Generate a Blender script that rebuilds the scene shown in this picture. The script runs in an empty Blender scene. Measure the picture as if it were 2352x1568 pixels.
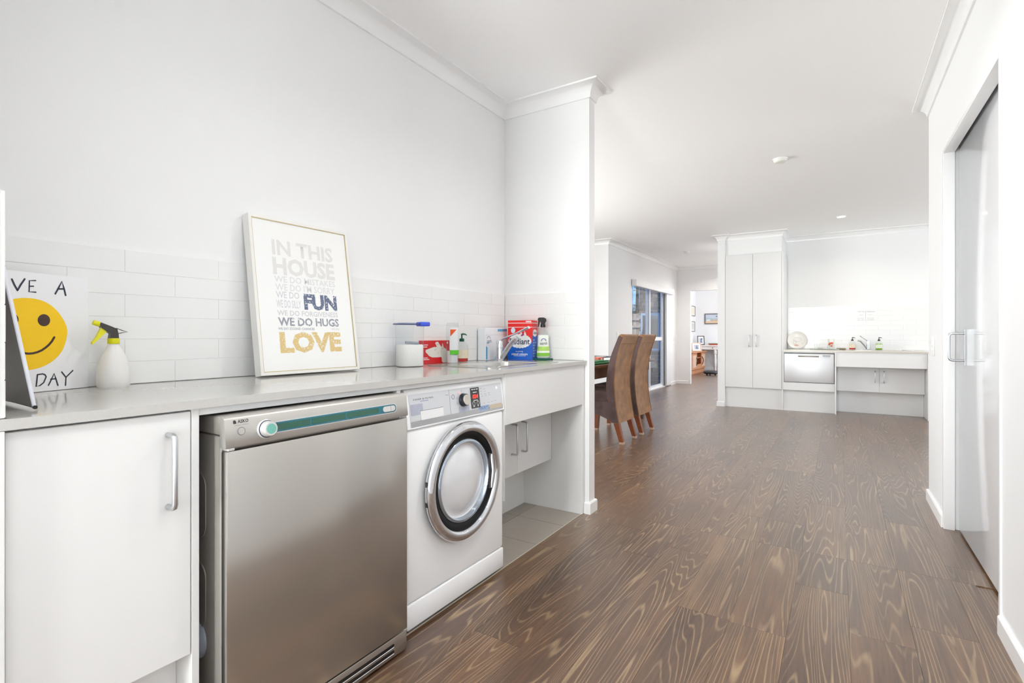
import bpy, bmesh, math, random
from mathutils import Vector, Matrix

S = bpy.context.scene
C = S.collection
R = math.radians
PI = math.pi
rnd = random.Random(11)

# ------------------------------------------------------------------ camera
cam_d = bpy.data.cameras.new('camera')
cam_d.sensor_width = 36.0
cam_d.lens = 36.0 * 1177.14 / 2352.0
cam_d.shift_y = -14.45 / 2352.0
cam_d.clip_start = 0.05
cam = bpy.data.objects.new('camera', cam_d)
C.objects.link(cam)
cam.location = (0, 0, 1.035)
cam.rotation_euler = (R(90), 0, R(32.5608 - 90))
S.camera = cam

# ------------------------------------------------------------------ world, sun, daylight at the windows, exposure
W = bpy.data.worlds.new('sky')
S.world = W
W.use_nodes = True
nt = W.node_tree
# clear blue sky: paler at the horizon, deeper overhead, the same all round
tcw = nt.nodes.new('ShaderNodeTexCoord')
spw = nt.nodes.new('ShaderNodeSeparateXYZ')
rpw = nt.nodes.new('ShaderNodeValToRGB')
e0, e1 = rpw.color_ramp.elements
e0.position, e0.color = 0.0, (0.52, 0.72, 0.95, 1)
e1.position, e1.color = 1.0, (0.05, 0.19, 0.62, 1)
e2 = rpw.color_ramp.elements.new(0.12)
e2.color = (0.11, 0.30, 0.78, 1)
nt.links.new(tcw.outputs['Generated'], spw.inputs[0])
nt.links.new(spw.outputs[2], rpw.inputs[0])
nt.links.new(rpw.outputs[0], nt.nodes['Background'].inputs[0])
nt.nodes['Background'].inputs[1].default_value = 1.6

sun_d = bpy.data.lights.new('sun', 'SUN')
sun_d.energy = 3.2
sun_d.angle = R(0.6)
sun_d.color = (1, .95, .88)
sun = bpy.data.objects.new('sun', sun_d)
C.objects.link(sun)
sun.rotation_euler = (R(42), 0, R(-62))
sun.location = (9, 9, 9)


def area(name, loc, rot, sx, sy, power, col=(1, 1, 1)):
    d = bpy.data.lights.new(name, 'AREA')
    d.shape = 'RECTANGLE'
    d.size = sx
    d.size_y = sy
    d.energy = power
    d.color = col
    o = bpy.data.objects.new(name, d)
    C.objects.link(o)
    o.location = loc
    o.rotation_euler = rot
    return o


DAY = (0.99, 0.985, 0.985)
# daylight that enters by the windows out of frame; laundry and study ones are added fill (each has its window below)
area('daylight_dining_window', (4.3, 4.30, 1.18), (R(-90), 0, 0), 2.5, 2.1, 138, DAY)
area('fill_light_laundry_back', (-2.62, .90, 1.12), (R(90), 0, R(-90)), .70, 2.0, 165, DAY)
area('fill_light_laundry_side', (-1.15, 1.93, 1.12), (R(-90), 0, 0), 1.9, 2.0, 28, DAY)
area('daylight_kitchen_window', (6.2, -4.22, 1.18), (R(90), 0, 0), 3.2, 2.1, 92, (.99, .985, .98))
area('fill_light_study', (13.6, 0.38, 1.4), (R(90), 0, 0), 2.8, 1.7, 84, DAY)

S.view_settings.view_transform = 'Standard'
S.view_settings.look = 'None'
S.view_settings.gamma = 1.0
S.view_settings.use_curve_mapping = False
S.view_settings.exposure = 0.15
S.cycles.diffuse_bounces = 6
S.cycles.adaptive_threshold = 0.025
S.cycles.max_bounces = 9
S.cycles.transparent_max_bounces = 16
S.cycles.caustics_reflective = False
S.cycles.caustics_refractive = False
S.cycles.sample_clamp_indirect = 6.0


# ------------------------------------------------------------------ helpers
def lin(c):
    return tuple(((v / 255) / 12.92 if v / 255 <= 0.04045 else ((v / 255 + 0.055) / 1.055) ** 2.4) for v in c[:3])


MATS = {}


def pm(name, col, rough=0.5, metal=0.0, coat=0.0, spec=0.5, var=0.0, vscale=8.0, bump=0.0, bscale=60.0,
       emit=None, estr=0.0, aniso=None):
    """plain procedural material: colour with faint noise variation and fine relief"""
    if name in MATS:
        return MATS[name]
    m = bpy.data.materials.new(name)
    m.use_nodes = True
    n = m.node_tree.nodes
    l = m.node_tree.links
    b = n['Principled BSDF']
    c = lin(col)
    b.inputs['Base Color'].default_value = (*c, 1)
    b.inputs['Roughness'].default_value = rough
    b.inputs['Metallic'].default_value = metal
    b.inputs['Specular IOR Level'].default_value = spec
    b.inputs['Coat Weight'].default_value = coat
    b.inputs['Coat Roughness'].default_value = 0.06
    if emit:
        b.inputs['Emission Color'].default_value = (*lin(emit), 1)
        b.inputs['Emission Strength'].default_value = estr
    if var or bump:
        tc = n.new('ShaderNodeTexCoord')
        if var:
            no = n.new('ShaderNodeTexNoise')
            no.inputs['Scale'].default_value = vscale
            no.inputs['Detail'].default_value = 5
            l.new(tc.outputs['Object'], no.inputs['Vector'])
            mx = n.new('ShaderNodeMix')
            mx.data_type = 'RGBA'
            mx.inputs[6].default_value = (*[v * (1 - var) for v in c], 1)
            mx.inputs[7].default_value = (*[min(1, v * (1 + var)) for v in c], 1)
            l.new(no.outputs['Fac'], mx.inputs[0])
            l.new(mx.outputs[2], b.inputs['Base Color'])
        if bump:
            nb = n.new('ShaderNodeTexNoise')
            nb.inputs['Scale'].default_value = bscale
            nb.inputs['Detail'].default_value = 3
            l.new(tc.outputs['Object'], nb.inputs['Vector'])
            bp = n.new('ShaderNodeBump')
            bp.inputs['Strength'].default_value = bump
            bp.inputs['Distance'].default_value = 0.01
            l.new(nb.outputs['Fac'], bp.inputs['Height'])
            l.new(bp.outputs[0], b.inputs['Normal'])
    MATS[name] = m
    return m


def glass_mat(name, tint=(255, 255, 255), refl=0.09, rough=0.01):
    """thin clear pane: lets light pass and mirrors more at grazing angles"""
    m = bpy.data.materials.new(name)
    m.use_nodes = True
    n = m.node_tree.nodes
    l = m.node_tree.links
    n.remove(n['Principled BSDF'])
    out = n['Material Output']
    tr = n.new('ShaderNodeBsdfTransparent')
    tr.inputs[0].default_value = (*lin(tint), 1)
    gl = n.new('ShaderNodeBsdfGlossy')
    gl.inputs['Roughness'].default_value = rough
    lw = n.new('ShaderNodeLayerWeight')
    lw.inputs[0].default_value = 0.5
    pw = n.new('ShaderNodeMath')
    pw.operation = 'POWER'
    pw.inputs[1].default_value = 6.0
    ad = n.new('ShaderNodeMath')
    ad.operation = 'ADD'
    ad.inputs[1].default_value = refl
    ad.use_clamp = True
    mx = n.new('ShaderNodeMixShader')
    l.new(lw.outputs['Facing'], pw.inputs[0])
    l.new(pw.outputs[0], ad.inputs[0])
    l.new(ad.outputs[0], mx.inputs[0])
    l.new(tr.outputs[0], mx.inputs[1])
    l.new(gl.outputs[0], mx.inputs[2])
    l.new(mx.outputs[0], out.inputs[0])
    MATS[name] = m
    return m


class MB:
    """collects shapes in one bmesh; every shape may take a matrix M"""

    def __init__(s):
        s.bm = bmesh.new()

    def _add(s, verts, faces, M=None):
        vs = [s.bm.verts.new(M @ Vector(v) if M else v) for v in verts]
        for f in faces:
            try:
                s.bm.faces.new([vs[i] for i in f])
            except ValueError:
                pass
        return s

    def box(s, x0, x1, y0, y1, z0, z1, bev=0.0, seg=2, M=None):
        v = [(x, y, z) for x in (x0, x1) for y in (y0, y1) for z in (z0, z1)]
        f = [(0, 1, 3, 2), (4, 6, 7, 5), (0, 4, 5, 1), (2, 3, 7, 6), (0, 2, 6, 4), (1, 5, 7, 3)]
        if not bev:
            return s._add(v, f, M)
        t = bmesh.new()
        tv = [t.verts.new(p) for p in v]
        for q in f:
            t.faces.new([tv[i] for i in q])
        bmesh.ops.bevel(t, geom=t.edges[:], offset=bev, segments=seg, affect='EDGES', profile=0.5)
        t.verts.index_update()
        vv = [tuple(p.co) for p in t.verts]
        ff = [[p.index for p in q.verts] for q in t.faces]
        t.free()
        return s._add(vv, ff, M)

    def rings(s, rs, cap=(True, True), closed=False, M=None):
        n = len(rs[0])
        v = [p for r in rs for p in r]
        f = []
        k = len(rs)
        for i in range(k if closed else k - 1):
            a, b = i * n, ((i + 1) % k) * n
            for j in range(n):
                f.append((a + j, a + (j + 1) % n, b + (j + 1) % n, b + j))
        if not closed:
            if cap[0]:
                f.append(tuple(reversed(range(n))))
            if cap[1]:
                f.append(tuple(range((k - 1) * n, k * n)))
        return s._add(v, f, M)

    def lathe(s, prof, n=32, M=None, cap=(True, True), sx=1.0, sy=1.0):
        return s.rings([[(r * math.cos(2 * PI * j / n) * sx, r * math.sin(2 * PI * j / n) * sy, z) for j in range(n)]
                        for r, z in prof], cap, M=M)

    def tube(s, pts, r, n=10, closed=False, cap=True, M=None, flat=1.0):
        pts = [Vector(p) for p in pts]
        k = len(pts)
        rr = r if isinstance(r, (list, tuple)) else [r] * k
        rs = []
        prev = None
        for i, p in enumerate(pts):
            if closed:
                t = pts[(i + 1) % k] - pts[i - 1]
            else:
                t = pts[min(i + 1, k - 1)] - pts[max(i - 1, 0)]
            t.normalize()
            if prev is None:
                up = Vector((0, 0, 1)) if abs(t.z) < 0.9 else Vector((1, 0, 0))
                u = t.cross(up).normalized()
            else:
                u = (prev - t * prev.dot(t)).normalized()
            prev = u
            w = t.cross(u)
            rs.append([tuple(p + (u * math.cos(2 * PI * j / n) + w * math.sin(2 * PI * j / n) * flat) * rr[i]) for j in range(n)])
        return s.rings(rs, (cap, cap), closed, M)

    def cyl(s, p0, p1, r0, r1=None, n=20, M=None):
        return s.tube([p0, p1], [r0, r0 if r1 is None else r1], n, M=M)

    def prism(s, poly, d0, d1, M=None):
        """polygon in local xy pulled from z=d0 to z=d1"""
        n = len(poly)
        v = [(x, y, d0) for x, y in poly] + [(x, y, d1) for x, y in poly]
        f = [tuple(reversed(range(n))), tuple(range(n, 2 * n))]
        f += [(i, (i + 1) % n, n + (i + 1) % n, n + i) for i in range(n)]
        return s._add(v, f, M)

    def sweep(s, path, prof, side=1, closed=False):
        """profile (out, z) along a flat polyline; out grows to the right of travel (side=1)"""
        P = [Vector((a, b)) for a, b in path]
        k = len(P)
        rs = []
        for i, p in enumerate(P):
            d0 = (P[i] - P[i - 1]).normalized() if i else (P[1] - P[0]).normalized()
            d1 = (P[i + 1] - P[i]).normalized() if i < k - 1 else d0
            n0 = Vector((d0.y, -d0.x)) * side
            n1 = Vector((d1.y, -d1.x)) * side
            m = n0 + n1
            m = m / max(1e-6, m.dot(n0)) if m.length > 1e-6 else n0
            rs.append([(p.x + m.x * o, p.y + m.y * o, z) for o, z in prof])
        return s.rings(rs)


def wmat(o):
    m = o.matrix_basis.copy()
    while o.parent:
        o = o.parent
        m = o.matrix_basis @ m
    return m


def finish(mb, name, mat, smooth=35):
    bm = mb.bm
    bmesh.ops.recalc_face_normals(bm, faces=bm.faces[:])
    me = bpy.data.meshes.new(name)
    bm.to_mesh(me)
    bm.free()
    if smooth:
        me.polygons.foreach_set('use_smooth', [True] * len(me.polygons))
        me.set_sharp_from_angle(angle=R(smooth))
    if mat:
        me.materials.append(mat)
    return me


def obj(name, mb, mat, parent=None, world=True, smooth=35, loc=None, rot=None):
    """one mesh object; world=True means the shape was drawn in world coordinates"""
    me = mb if isinstance(mb, bpy.types.Mesh) else finish(mb, name, mat, smooth)
    o = bpy.data.objects.new(name, me)
    C.objects.link(o)
    if parent:
        if world:
            me.transform(wmat(parent).inverted())
        o.parent = parent
    if loc:
        o.location = loc
    if rot:
        o.rotation_euler = rot
    return o


def tag(o, label, cat, group=None, kind=None):
    o['label'] = label
    o['category'] = cat
    if group:
        o['group'] = group
    if kind:
        o['kind'] = kind
    return o


def thing(name, label, cat, loc=(0, 0, 0), rotz=0.0, group=None, kind=None):
    o = bpy.data.objects.new(name, None)
    o.empty_display_size = 0.05
    C.objects.link(o)
    o.location = loc
    o.rotation_euler = (0, 0, rotz)
    return tag(o, label, cat, group, kind)


def struct(name, mb, mat, label, cat, smooth=30):
    return tag(obj(name, mb, mat, smooth=smooth), label, cat, kind='structure')


def lbl(o, text):
    o['label'] = text
    return o


def frame_M(origin, u, n):
    """local x -> u, local y -> up-ish, local z -> n (right-handed face frame)"""
    u = Vector(u).normalized()
    n = Vector(n).normalized()
    v = n.cross(u)
    return Matrix(((u.x, v.x, n.x, origin[0]), (u.y, v.y, n.y, origin[1]), (u.z, v.z, n.z, origin[2]), (0, 0, 0, 1)))


def text_mesh(s, box, M, bold=0.0, shear=0.0, spacing=1.0, depth=0.0003, fit_w=True):
    """flat lettering that fills the box (x0, x1, y0, y1) of the face frame M"""
    cu = bpy.data.curves.new('lettering', 'FONT')
    cu.body = s
    cu.size = 1.0
    cu.offset = bold
    cu.shear = shear
    cu.space_character = spacing
    cu.resolution_u = 2
    to = bpy.data.objects.new('lettering_tmp', cu)
    C.objects.link(to)
    dg = bpy.context.evaluated_depsgraph_get()
    me = bpy.data.meshes.new_from_object(to.evaluated_get(dg))
    bpy.data.objects.remove(to)
    bpy.data.curves.remove(cu)
    xs = [v.co.x for v in me.vertices]
    ys = [v.co.y for v in me.vertices]
    x0, x1, y0, y1 = box
    sx = (x1 - x0) / (max(xs) - min(xs))
    sy = (y1 - y0) / (max(ys) - min(ys))
    if not fit_w:
        sx = sy
    for v in me.vertices:
        v.co = M @ Vector((x0 + (v.co.x - min(xs)) * sx, y0 + (v.co.y - min(ys)) * sy, depth))
    return me


def letter(s, box, M, mat, parent, name='lettering', **k):
    me = text_mesh(s, box, M, **k)
    me.materials.append(mat)
    me.name = name
    return obj(name, me, None, parent)


def disc_poly(cx, cy, rx, ry=None, n=40):
    ry = rx if ry is None else ry
    return [(cx + rx * math.cos(2 * PI * i / n), cy + ry * math.sin(2 * PI * i / n)) for i in range(n)]


def rrect(x0, x1, y0, y1, r, n=6):
    out = []
    for cx, cy, a in ((x1 - r, y1 - r, 0), (x0 + r, y1 - r, 90), (x0 + r, y0 + r, 180), (x1 - r, y0 + r, 270)):
        for i in range(n + 1):
            t = R(a + 90 * i / n)
            out.append((cx + r * math.cos(t), cy + r * math.sin(t)))
    return out


def stroke(pts, w, M, mb=None, d=0.0005):
    """hand-drawn stroke on a face: a flat ribbon with round-ish ends"""
    mb = mb or MB()
    P = [Vector((a, b)) for a, b in pts]
    L, Rr = [], []
    for i, p in enumerate(P):
        t = (P[min(i + 1, len(P) - 1)] - P[max(i - 1, 0)]).normalized()
        n = Vector((-t.y, t.x)) * w * 0.5
        L.append(p + n)
        Rr.append(p - n)
    poly = [(q.x, q.y) for q in L] + [(q.x, q.y) for q in reversed(Rr)]
    n = len(P)
    v = [(x, y, d) for x, y in poly]
    f = [(i, i + 1, 2 * n - 2 - i, 2 * n - 1 - i) for i in range(n - 1)]
    mb._add(v, f, M)
    for e in (P[0], P[-1]):
        mb._add([(x, y, d) for x, y in disc_poly(e.x, e.y, w * .5, n=10)], [tuple(range(10))], M)
    return mb


# ------------------------------------------------------------------ materials
wall_m = pm('wall_paint', (236, 236, 236), 0.55, bump=0.04, bscale=180)
ceil_m = pm('ceiling_paint', (250, 250, 250), 0.7, bump=0.03, bscale=200)
trim_m = pm('trim_gloss_white', (240, 240, 240), 0.25, spec=0.5)
leaf_m = pm('door_enamel', (224, 225, 227), 0.16, coat=0.4, bump=0.02, bscale=30)
lam_m = pm('white_laminate', (226, 226, 225), 0.32, bump=0.015, bscale=120)
tile_m = pm('white_glazed_tile', (235, 235, 234), 0.24, coat=0.12, bump=0.05, bscale=14)
grout_m = pm('white_grout', (236, 236, 234), 0.8, bump=0.1, bscale=300)
stone_m = pm('grey_stone_top', (188, 186, 182), 0.12, spec=0.6, var=0.05, vscale=160)
ftile_m = pm('grey_floor_tile', (158, 150, 140), 0.35, var=0.10, vscale=22, bump=0.03, bscale=90)
fgrout_m = pm('floor_grout', (196, 190, 178), 0.8)
steel_m = pm('brushed_steel', (205, 203, 199), 0.24, metal=1.0)
satin_m = pm('satin_chrome', (200, 202, 205), 0.36, metal=1.0)
chrome_m = pm('polished_chrome', (222, 224, 228), 0.06, metal=1.0)
black_m = pm('black_plastic', (22, 22, 24), 0.3)
gloss_black = pm('gloss_black', (10, 10, 12), 0.06, coat=0.5)
ink_m = pm('dark_ink', (40, 42, 48), 0.5)
grey_ink = pm('grey_ink', (128, 130, 136), 0.5)
white_pl = pm('white_plastic', (238, 238, 236), 0.3)
clear_m = glass_mat('clear_glass', (253, 254, 254), 0.03)
door_glass = glass_mat('window_glass', (252, 254, 253), 0.015)


def wood_floor():
    """limed vinyl plank: contour lines of a stretched noise read as cathedral grain; every plank differs"""
    m = bpy.data.materials.new('limed_vinyl_plank')
    m.use_nodes = True
    n = m.node_tree.nodes
    l = m.node_tree.links
    b = n['Principled BSDF']
    geo = n.new('ShaderNodeNewGeometry')
    oi = n.new('ShaderNodeObjectInfo')
    sep = n.new('ShaderNodeSeparateXYZ')
    l.new(geo.outputs['Position'], sep.inputs[0])

    def math_(op, a, bv, clamp=False):
        k = n.new('ShaderNodeMath')
        k.operation = op
        k.use_clamp = clamp
        for i, v in enumerate((a, bv)):
            if v is None:
                continue
            if isinstance(v, (int, float)):
                k.inputs[i].default_value = v
            else:
                l.new(v, k.inputs[i])
        return k.outputs[0]

    rz = math_('MULTIPLY', oi.outputs['Random'], 37.0)

    def vec(sx, sy):
        c = n.new('ShaderNodeCombineXYZ')
        l.new(math_('MULTIPLY', sep.outputs[0], sx), c.inputs[0])
        l.new(math_('MULTIPLY', sep.outputs[1], sy), c.inputs[1])
        l.new(rz, c.inputs[2])
        return c.outputs[0]

    def noise(v, scale, detail, dist=0.0, rough=0.5):
        k = n.new('ShaderNodeTexNoise')
        k.inputs['Scale'].default_value = scale
        k.inputs['Detail'].default_value = detail
        k.inputs['Roughness'].default_value = rough
        k.inputs['Distortion'].default_value = dist
        l.new(v, k.inputs['Vector'])
        return k.outputs['Fac']

    def ramp(f, stops):
        k = n.new('ShaderNodeValToRGB')
        e = k.color_ramp.elements
        for i, (p, c) in enumerate(stops):
            q = e[i] if i < 2 else e.new(p)
            q.position = p
            q.color = (*c, 1) if isinstance(c, tuple) else (c, c, c, 1)
        l.new(f, k.inputs[0])
        return k.outputs[0]

    base = noise(vec(0.40, 6.0), 1.0, 2.0, 0.15, 0.35)
    fine = noise(vec(5.0, 105.0), 1.0, 3.0, 0.2, 0.6)
    cont = math_('FRACT', math_('MULTIPLY', base, 40.0), None)
    line = ramp(cont, [(0.0, 0.0), (0.34, 0.0), (0.47, 1.0), (0.53, 1.0), (0.66, 0.0)])
    where = ramp(noise(vec(0.9, 2.6), 1.0, 3.0), [(0.36, 0.3), (0.60, 1.0)])
    lmask = math_('MULTIPLY', math_('MULTIPLY', line, where), ramp(fine, [(0.30, 0.35), (0.55, 1.0)]))
    tone = noise(vec(0.6, 3.2), 1.0, 5.0, 0.3, 0.6)
    body = ramp(tone, [(0.28, lin((68, 44, 26))), (0.5, lin((90, 62, 39))), (0.72, lin((115, 84, 55)))])
    streak = ramp(fine, [(0.3, 0.66), (0.7, 1.32)])
    mulr = n.new('ShaderNodeMix')
    mulr.data_type = 'RGBA'
    mulr.blend_type = 'MULTIPLY'
    mulr.inputs[0].default_value = 1.0
    l.new(body, mulr.inputs[6])
    l.new(streak, mulr.inputs[7])
    hue = n.new('ShaderNodeHueSaturation')
    l.new(mulr.outputs[2], hue.inputs['Color'])
    l.new(math_('ADD', math_('MULTIPLY', oi.outputs['Random'], 0.09), 0.955), hue.inputs['Value'])
    mx = n.new('ShaderNodeMix')
    mx.data_type = 'RGBA'
    l.new(math_('MULTIPLY', lmask, 0.68), mx.inputs[0])
    l.new(hue.outputs[0], mx.inputs[6])
    mx.inputs[7].default_value = (*lin((176, 148, 110)), 1)
    l.new(mx.outputs[2], b.inputs['Base Color'])
    l.new(math_('ADD', math_('MULTIPLY', lmask, -0.04), 0.37), b.inputs['Roughness'])
    b.inputs['Specular IOR Level'].default_value = 0.6
    b.inputs['Coat Weight'].default_value = 0.8
    b.inputs['Coat Roughness'].default_value = 0.31
    return m


floor_m = wood_floor()
ZC = 2.487

# ================================================================== THE SETTING
# ---- floor slab, vinyl planks one by one where the photo shows them
fb = MB()
for x0, x1, y0, y1 in ((-2.6, 2.80, -.62, 1.258), (2.80, 11.3, -4.2, 3.06), (2.80, 7.42, 3.06, 4.3), (11.3, 16.1, .3, 3.75)):
    fb.box(x0, x1, y0, y1, -.06, -.0035)
floor = struct('floor', fb, floor_m, 'limed brown wood-look plank floor through the laundry, dining room and hall', 'floor')
PM = {}


def plank(x0, x1, y0, y1):
    k = (round(x1 - x0, 3), round(y1 - y0, 3))
    if k[0] < .04 or k[1] < .02:
        return
    if k not in PM:
        PM[k] = finish(MB().box(-k[0] / 2 + .0002, k[0] / 2 - .0002, -k[1] / 2 + .0002, k[1] / 2 - .0002, -.0035, 0, bev=.0003, seg=1), 'plank', floor_m, 20)
    o = bpy.data.objects.new('plank', PM[k])
    C.objects.link(o)
    o.parent = floor
    o.location = ((x0 + x1) / 2, (y0 + y1) / 2, 0)


PW, PL = 0.184, 1.22
regions = [(-1.3, 2.822, -.475, 1.256), (2.822, 8.30, -1.03, 1.50), (2.822, 7.945, 1.50, 2.944), (7.945, 11.25, 1.50, 2.944), (11.25, 16.0, 2.0, 3.65)]
for rx0, rx1, ry0, ry1 in regions:
    for k in range(-8, 24):
        y0, y1 = max(ry0, k * PW - .03), min(ry1, (k + 1) * PW - .03)
        if y1 - y0 < .02:
            continue
        off = (k * 0.437 + (k * k % 5) * .19) % 1 * PL
        j = math.floor((rx0 - off) / PL)
        while off + j * PL < rx1:
            x0, x1 = max(rx0, off + j * PL), min(rx1, off + (j + 1) * PL)
            plank(x0, x1, y0, y1)
            j += 1

# ---- grey tiles under the laundry bench
ft = MB().box(.29, 2.745, 1.262, 1.81, -.06, -.003)
tfloor = struct('floor_tiled', ft, fgrout_m, 'pale grout bed of the grey tiled strip under the laundry bench', 'floor')
xs = [.30, .425, .72, 1.015, 1.31, 1.605, 1.90, 2.20, 2.494, 2.745]
ys = [1.262, 1.555, 1.81]
for i in range(len(xs) - 1):
    for j in range(2):
        a, b_, c_, d_ = xs[i] + .0015, xs[i + 1] - .0015, ys[j] + .0015, ys[j + 1] - .0015
        o = obj('floor_tile', MB().box(-(b_ - a) / 2, (b_ - a) / 2, -(d_ - c_) / 2, (d_ - c_) / 2, -.006, 0, bev=.0008, seg=1), ftile_m, tfloor, world=False, loc=((a + b_) / 2, (c_ + d_) / 2, .001))
alu_m = pm('anodised_trim', (214, 206, 190), 0.3, metal=0.7)
struct('trim_threshold', MB().box(.29, 2.745, 1.2565, 1.2615, -.02, .0025, bev=.0008, seg=1), alu_m, 'thin pale metal edge strip between grey tiles and plank floor', 'trim')

# ---- ceiling
cb = MB()
for x0, x1, y0, y1 in ((-2.6, 11.3, -4.2, 3.06), (2.74, 7.42, 3.06, 4.3), (11.3, 16.1, .3, 3.75)):
    cb.box(x0, x1, y0, y1, ZC, ZC + .08)
struct('ceiling', cb, ceil_m, 'flat white plaster ceiling over the whole interior', 'ceiling')


def wall(name, boxes, label, mat=None):
    b = MB()
    for q in boxes:
        b.box(*q)
    return struct(name, b, mat or wall_m, label, 'wall', smooth=0)


def opening(x0, x1, y0, y1, a0, a1, z0, z1, axis):
    """boxes of a wall with one opening a0..a1 (along axis), z0..z1"""
    if axis == 'x':
        out = [(x0, a0, y0, y1, 0, ZC), (a1, x1, y0, y1, 0, ZC), (a0, a1, y0, y1, z1, ZC)]
        if z0 > 0:
            out.append((a0, a1, y0, y1, 0, z0))
    else:
        out = [(x0, x1, y0, a0, 0, ZC), (x0, x1, a1, y1, 0, ZC), (x0, x1, a0, a1, z1, ZC)]
        if z0 > 0:
            out.append((x0, x1, a0, a1, 0, z0))
    return out


wall_left = wall('wall_left', opening(-2.6, 2.745, 1.81, 1.90, -2.15, -.15, .08, 2.16, 'x'), 'white wall behind the laundry bench, tiled low down')
wall_stub = wall('wall_stub', [(.17, .275, 1.245, 1.81, 0, ZC)], 'white stub wall at the left end of the laundry bench')
wall_nib = wall('wall_nib', [(2.745, 2.822, 1.222, 4.3, 0, ZC)], 'white nib wall ending the laundry bench beside the sink')
wall_right = wall('wall_right', [(-2.6, 2.408, -.60, -.475, 0, ZC), (3.572, 4.13, -.60, -.475, 0, ZC), (2.408, 3.572, -.517, -.475, 2.028, ZC),
                                 (2.408, 3.572, -.60, -.572, 0, ZC)], 'white wall on the right with a sliding door recess')
wall_back = wall('wall_back', opening(-2.6, -2.5, -.60, 1.90, .54, 1.26, .08, 2.16, 'y'), 'white laundry end wall with an added window behind the camera')
wall('wall_kitchen_side', [(4.02, 4.13, -4.2, -.60, 0, ZC)], 'white wall turning the corner behind the right wall')
wall('wall_kitchen_right', opening(4.02, 8.7, -4.2, -4.1, 4.6, 7.8, .1, 2.26, 'x'), 'white kitchen end wall with a wide window out of frame')
wall_kit = wall('wall_kitchen', [(8.6, 8.7, -4.1, 1.40, 0, ZC)], 'white far kitchen wall, tiled above the bench')
wall('wall_bulkhead', [(7.985, 8.6, .67, 1.40, 2.19, ZC)], 'white bulkhead over the tall kitchen cupboard')
wall('wall_hall_right', [(7.945, 11.2, 1.40, 1.50, 0, ZC)], 'white wall end beside the tall kitchen cupboard')
wall('wall_dining', opening(2.74, 7.42, 4.2, 4.3, 3.0, 5.6, .1, 2.26, 'x'), 'white dining wall with a wide window out of frame')
wall('wall_dining_return', [(7.32, 7.42, 3.06, 4.2, 0, ZC)], 'white return wall behind the dining table')
wall('wall_slider', opening(7.32, 11.2, 2.944, 3.06, 8.33, 10.56, 0, 1.985, 'x'), 'white wall around the glass sliding door')
wall('wall_hall_end', opening(11.2, 11.3, 1.40, 3.06, 1.76, 2.662, 0, 1.975, 'y'), 'white wall at the end of the hall around the open doorway')
wall('wall_study_left', [(11.3, 16.1, 3.65, 3.75, 0, ZC), (11.2, 11.3, 3.06, 3.75, 0, ZC), (11.2, 11.3, .3, 1.40, 0, ZC)], 'white left wall of the far study with small pictures')
wall('wall_study_far', [(16.0, 16.1, .3, 3.65, 0, ZC)], 'white far wall of the study with a beach picture')
wall('wall_study_right', opening(11.3, 16.0, .3, .4, 12.1, 15.1, .5, 2.25, 'x'), 'white study wall with an added window out of frame')


# ---- wall tiles, each a piece of its wall
TM = {}


def tile(parent, u0, u1, z0, z1, face, plane, g=.0015):
    L, H = u1 - u0 - g, z1 - z0 - g
    if L < .012:
        return
    k = (round(L, 3), round(H, 3))
    if k not in TM:
        TM[k] = finish(MB().box(-k[0] / 2, k[0] / 2, 0, .008, -k[1] / 2, k[1] / 2, bev=.0008, seg=1), 'wall_tile', tile_m, 0)
    o = bpy.data.objects.new('wall_tile', TM[k])
    C.objects.link(o)
    o.parent = parent
    um, zm = (u0 + u1) / 2, (z0 + z1) / 2
    w = R(rnd.uniform(-.15, .15))
    if face == '-y':
        o.location, o.rotation_euler = (um, plane, zm), (w, 0, PI + w)
    elif face == '-x':
        o.location, o.rotation_euler = (plane, um, zm), (0, w, PI / 2 + w)
    else:
        o.location, o.rotation_euler = (plane, um, zm), (0, w, -PI / 2 + w)


def tile_field(parent, u_lo, u_hi, z0, rows, rh, tl, joint, face, plane):
    for k in range(rows):
        j0 = joint[k % 2]
        n0 = math.floor((u_lo - j0) / tl)
        u = j0 + n0 * tl
        while u < u_hi - .002:
            tile(parent, max(u, u_lo), min(u + tl, u_hi), z0 + k * rh, z0 + (k + 1) * rh, face, plane)
            u += tl


def grout(parent, name, q):
    return obj(name, MB().box(*q), grout_m, parent)


TH = .0672
tile_field(wall_left, .284, 2.737, .888, 6, TH, .2743, (.532, .669), '-y', 1.81)
grout(wall_left, 'grout_bed', (.284, 2.737, 1.8035, 1.8102, .888, .888 + 6 * TH))
tile_field(wall_nib, 1.252, 1.802, .888, 6, TH, .2743, (1.501, 1.377), '-x', 2.745)
grout(wall_nib, 'grout_bed', (2.7385, 2.7452, 1.252, 1.802, .888, .888 + 6 * TH))
tile_field(wall_stub, 1.247, 1.802, .888, 6, TH, .2743, (1.247, 1.384), '+x', .275)
grout(wall_stub, 'grout_bed', (.2748, .2815, 1.247, 1.802, .888, .888 + 6 * TH))
tile_field(wall_kit, -1.0, .648, .836, 9, TH, .2743, (.10, .237), '-x', 8.6)
grout(wall_kit, 'grout_bed', (8.5935, 8.6002, -1.0, .648, .836, .836 + 9 * TH))

# ---- cove cornice and baseboards
D = .077
cove = [(0, ZC), (D, ZC), (D, ZC - .008)]
cove += [(D - .067 * math.sin(R(t)), ZC - D - .002 + .067 * math.cos(R(t)) + .002) for t in range(0, 91, 10)]
cove += [(.008, ZC - D), (0, ZC - D)]


def cornice(name, path, label):
    return struct(name, MB().sweep(path, cove), trim_m, label, 'cornice', smooth=40)


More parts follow.
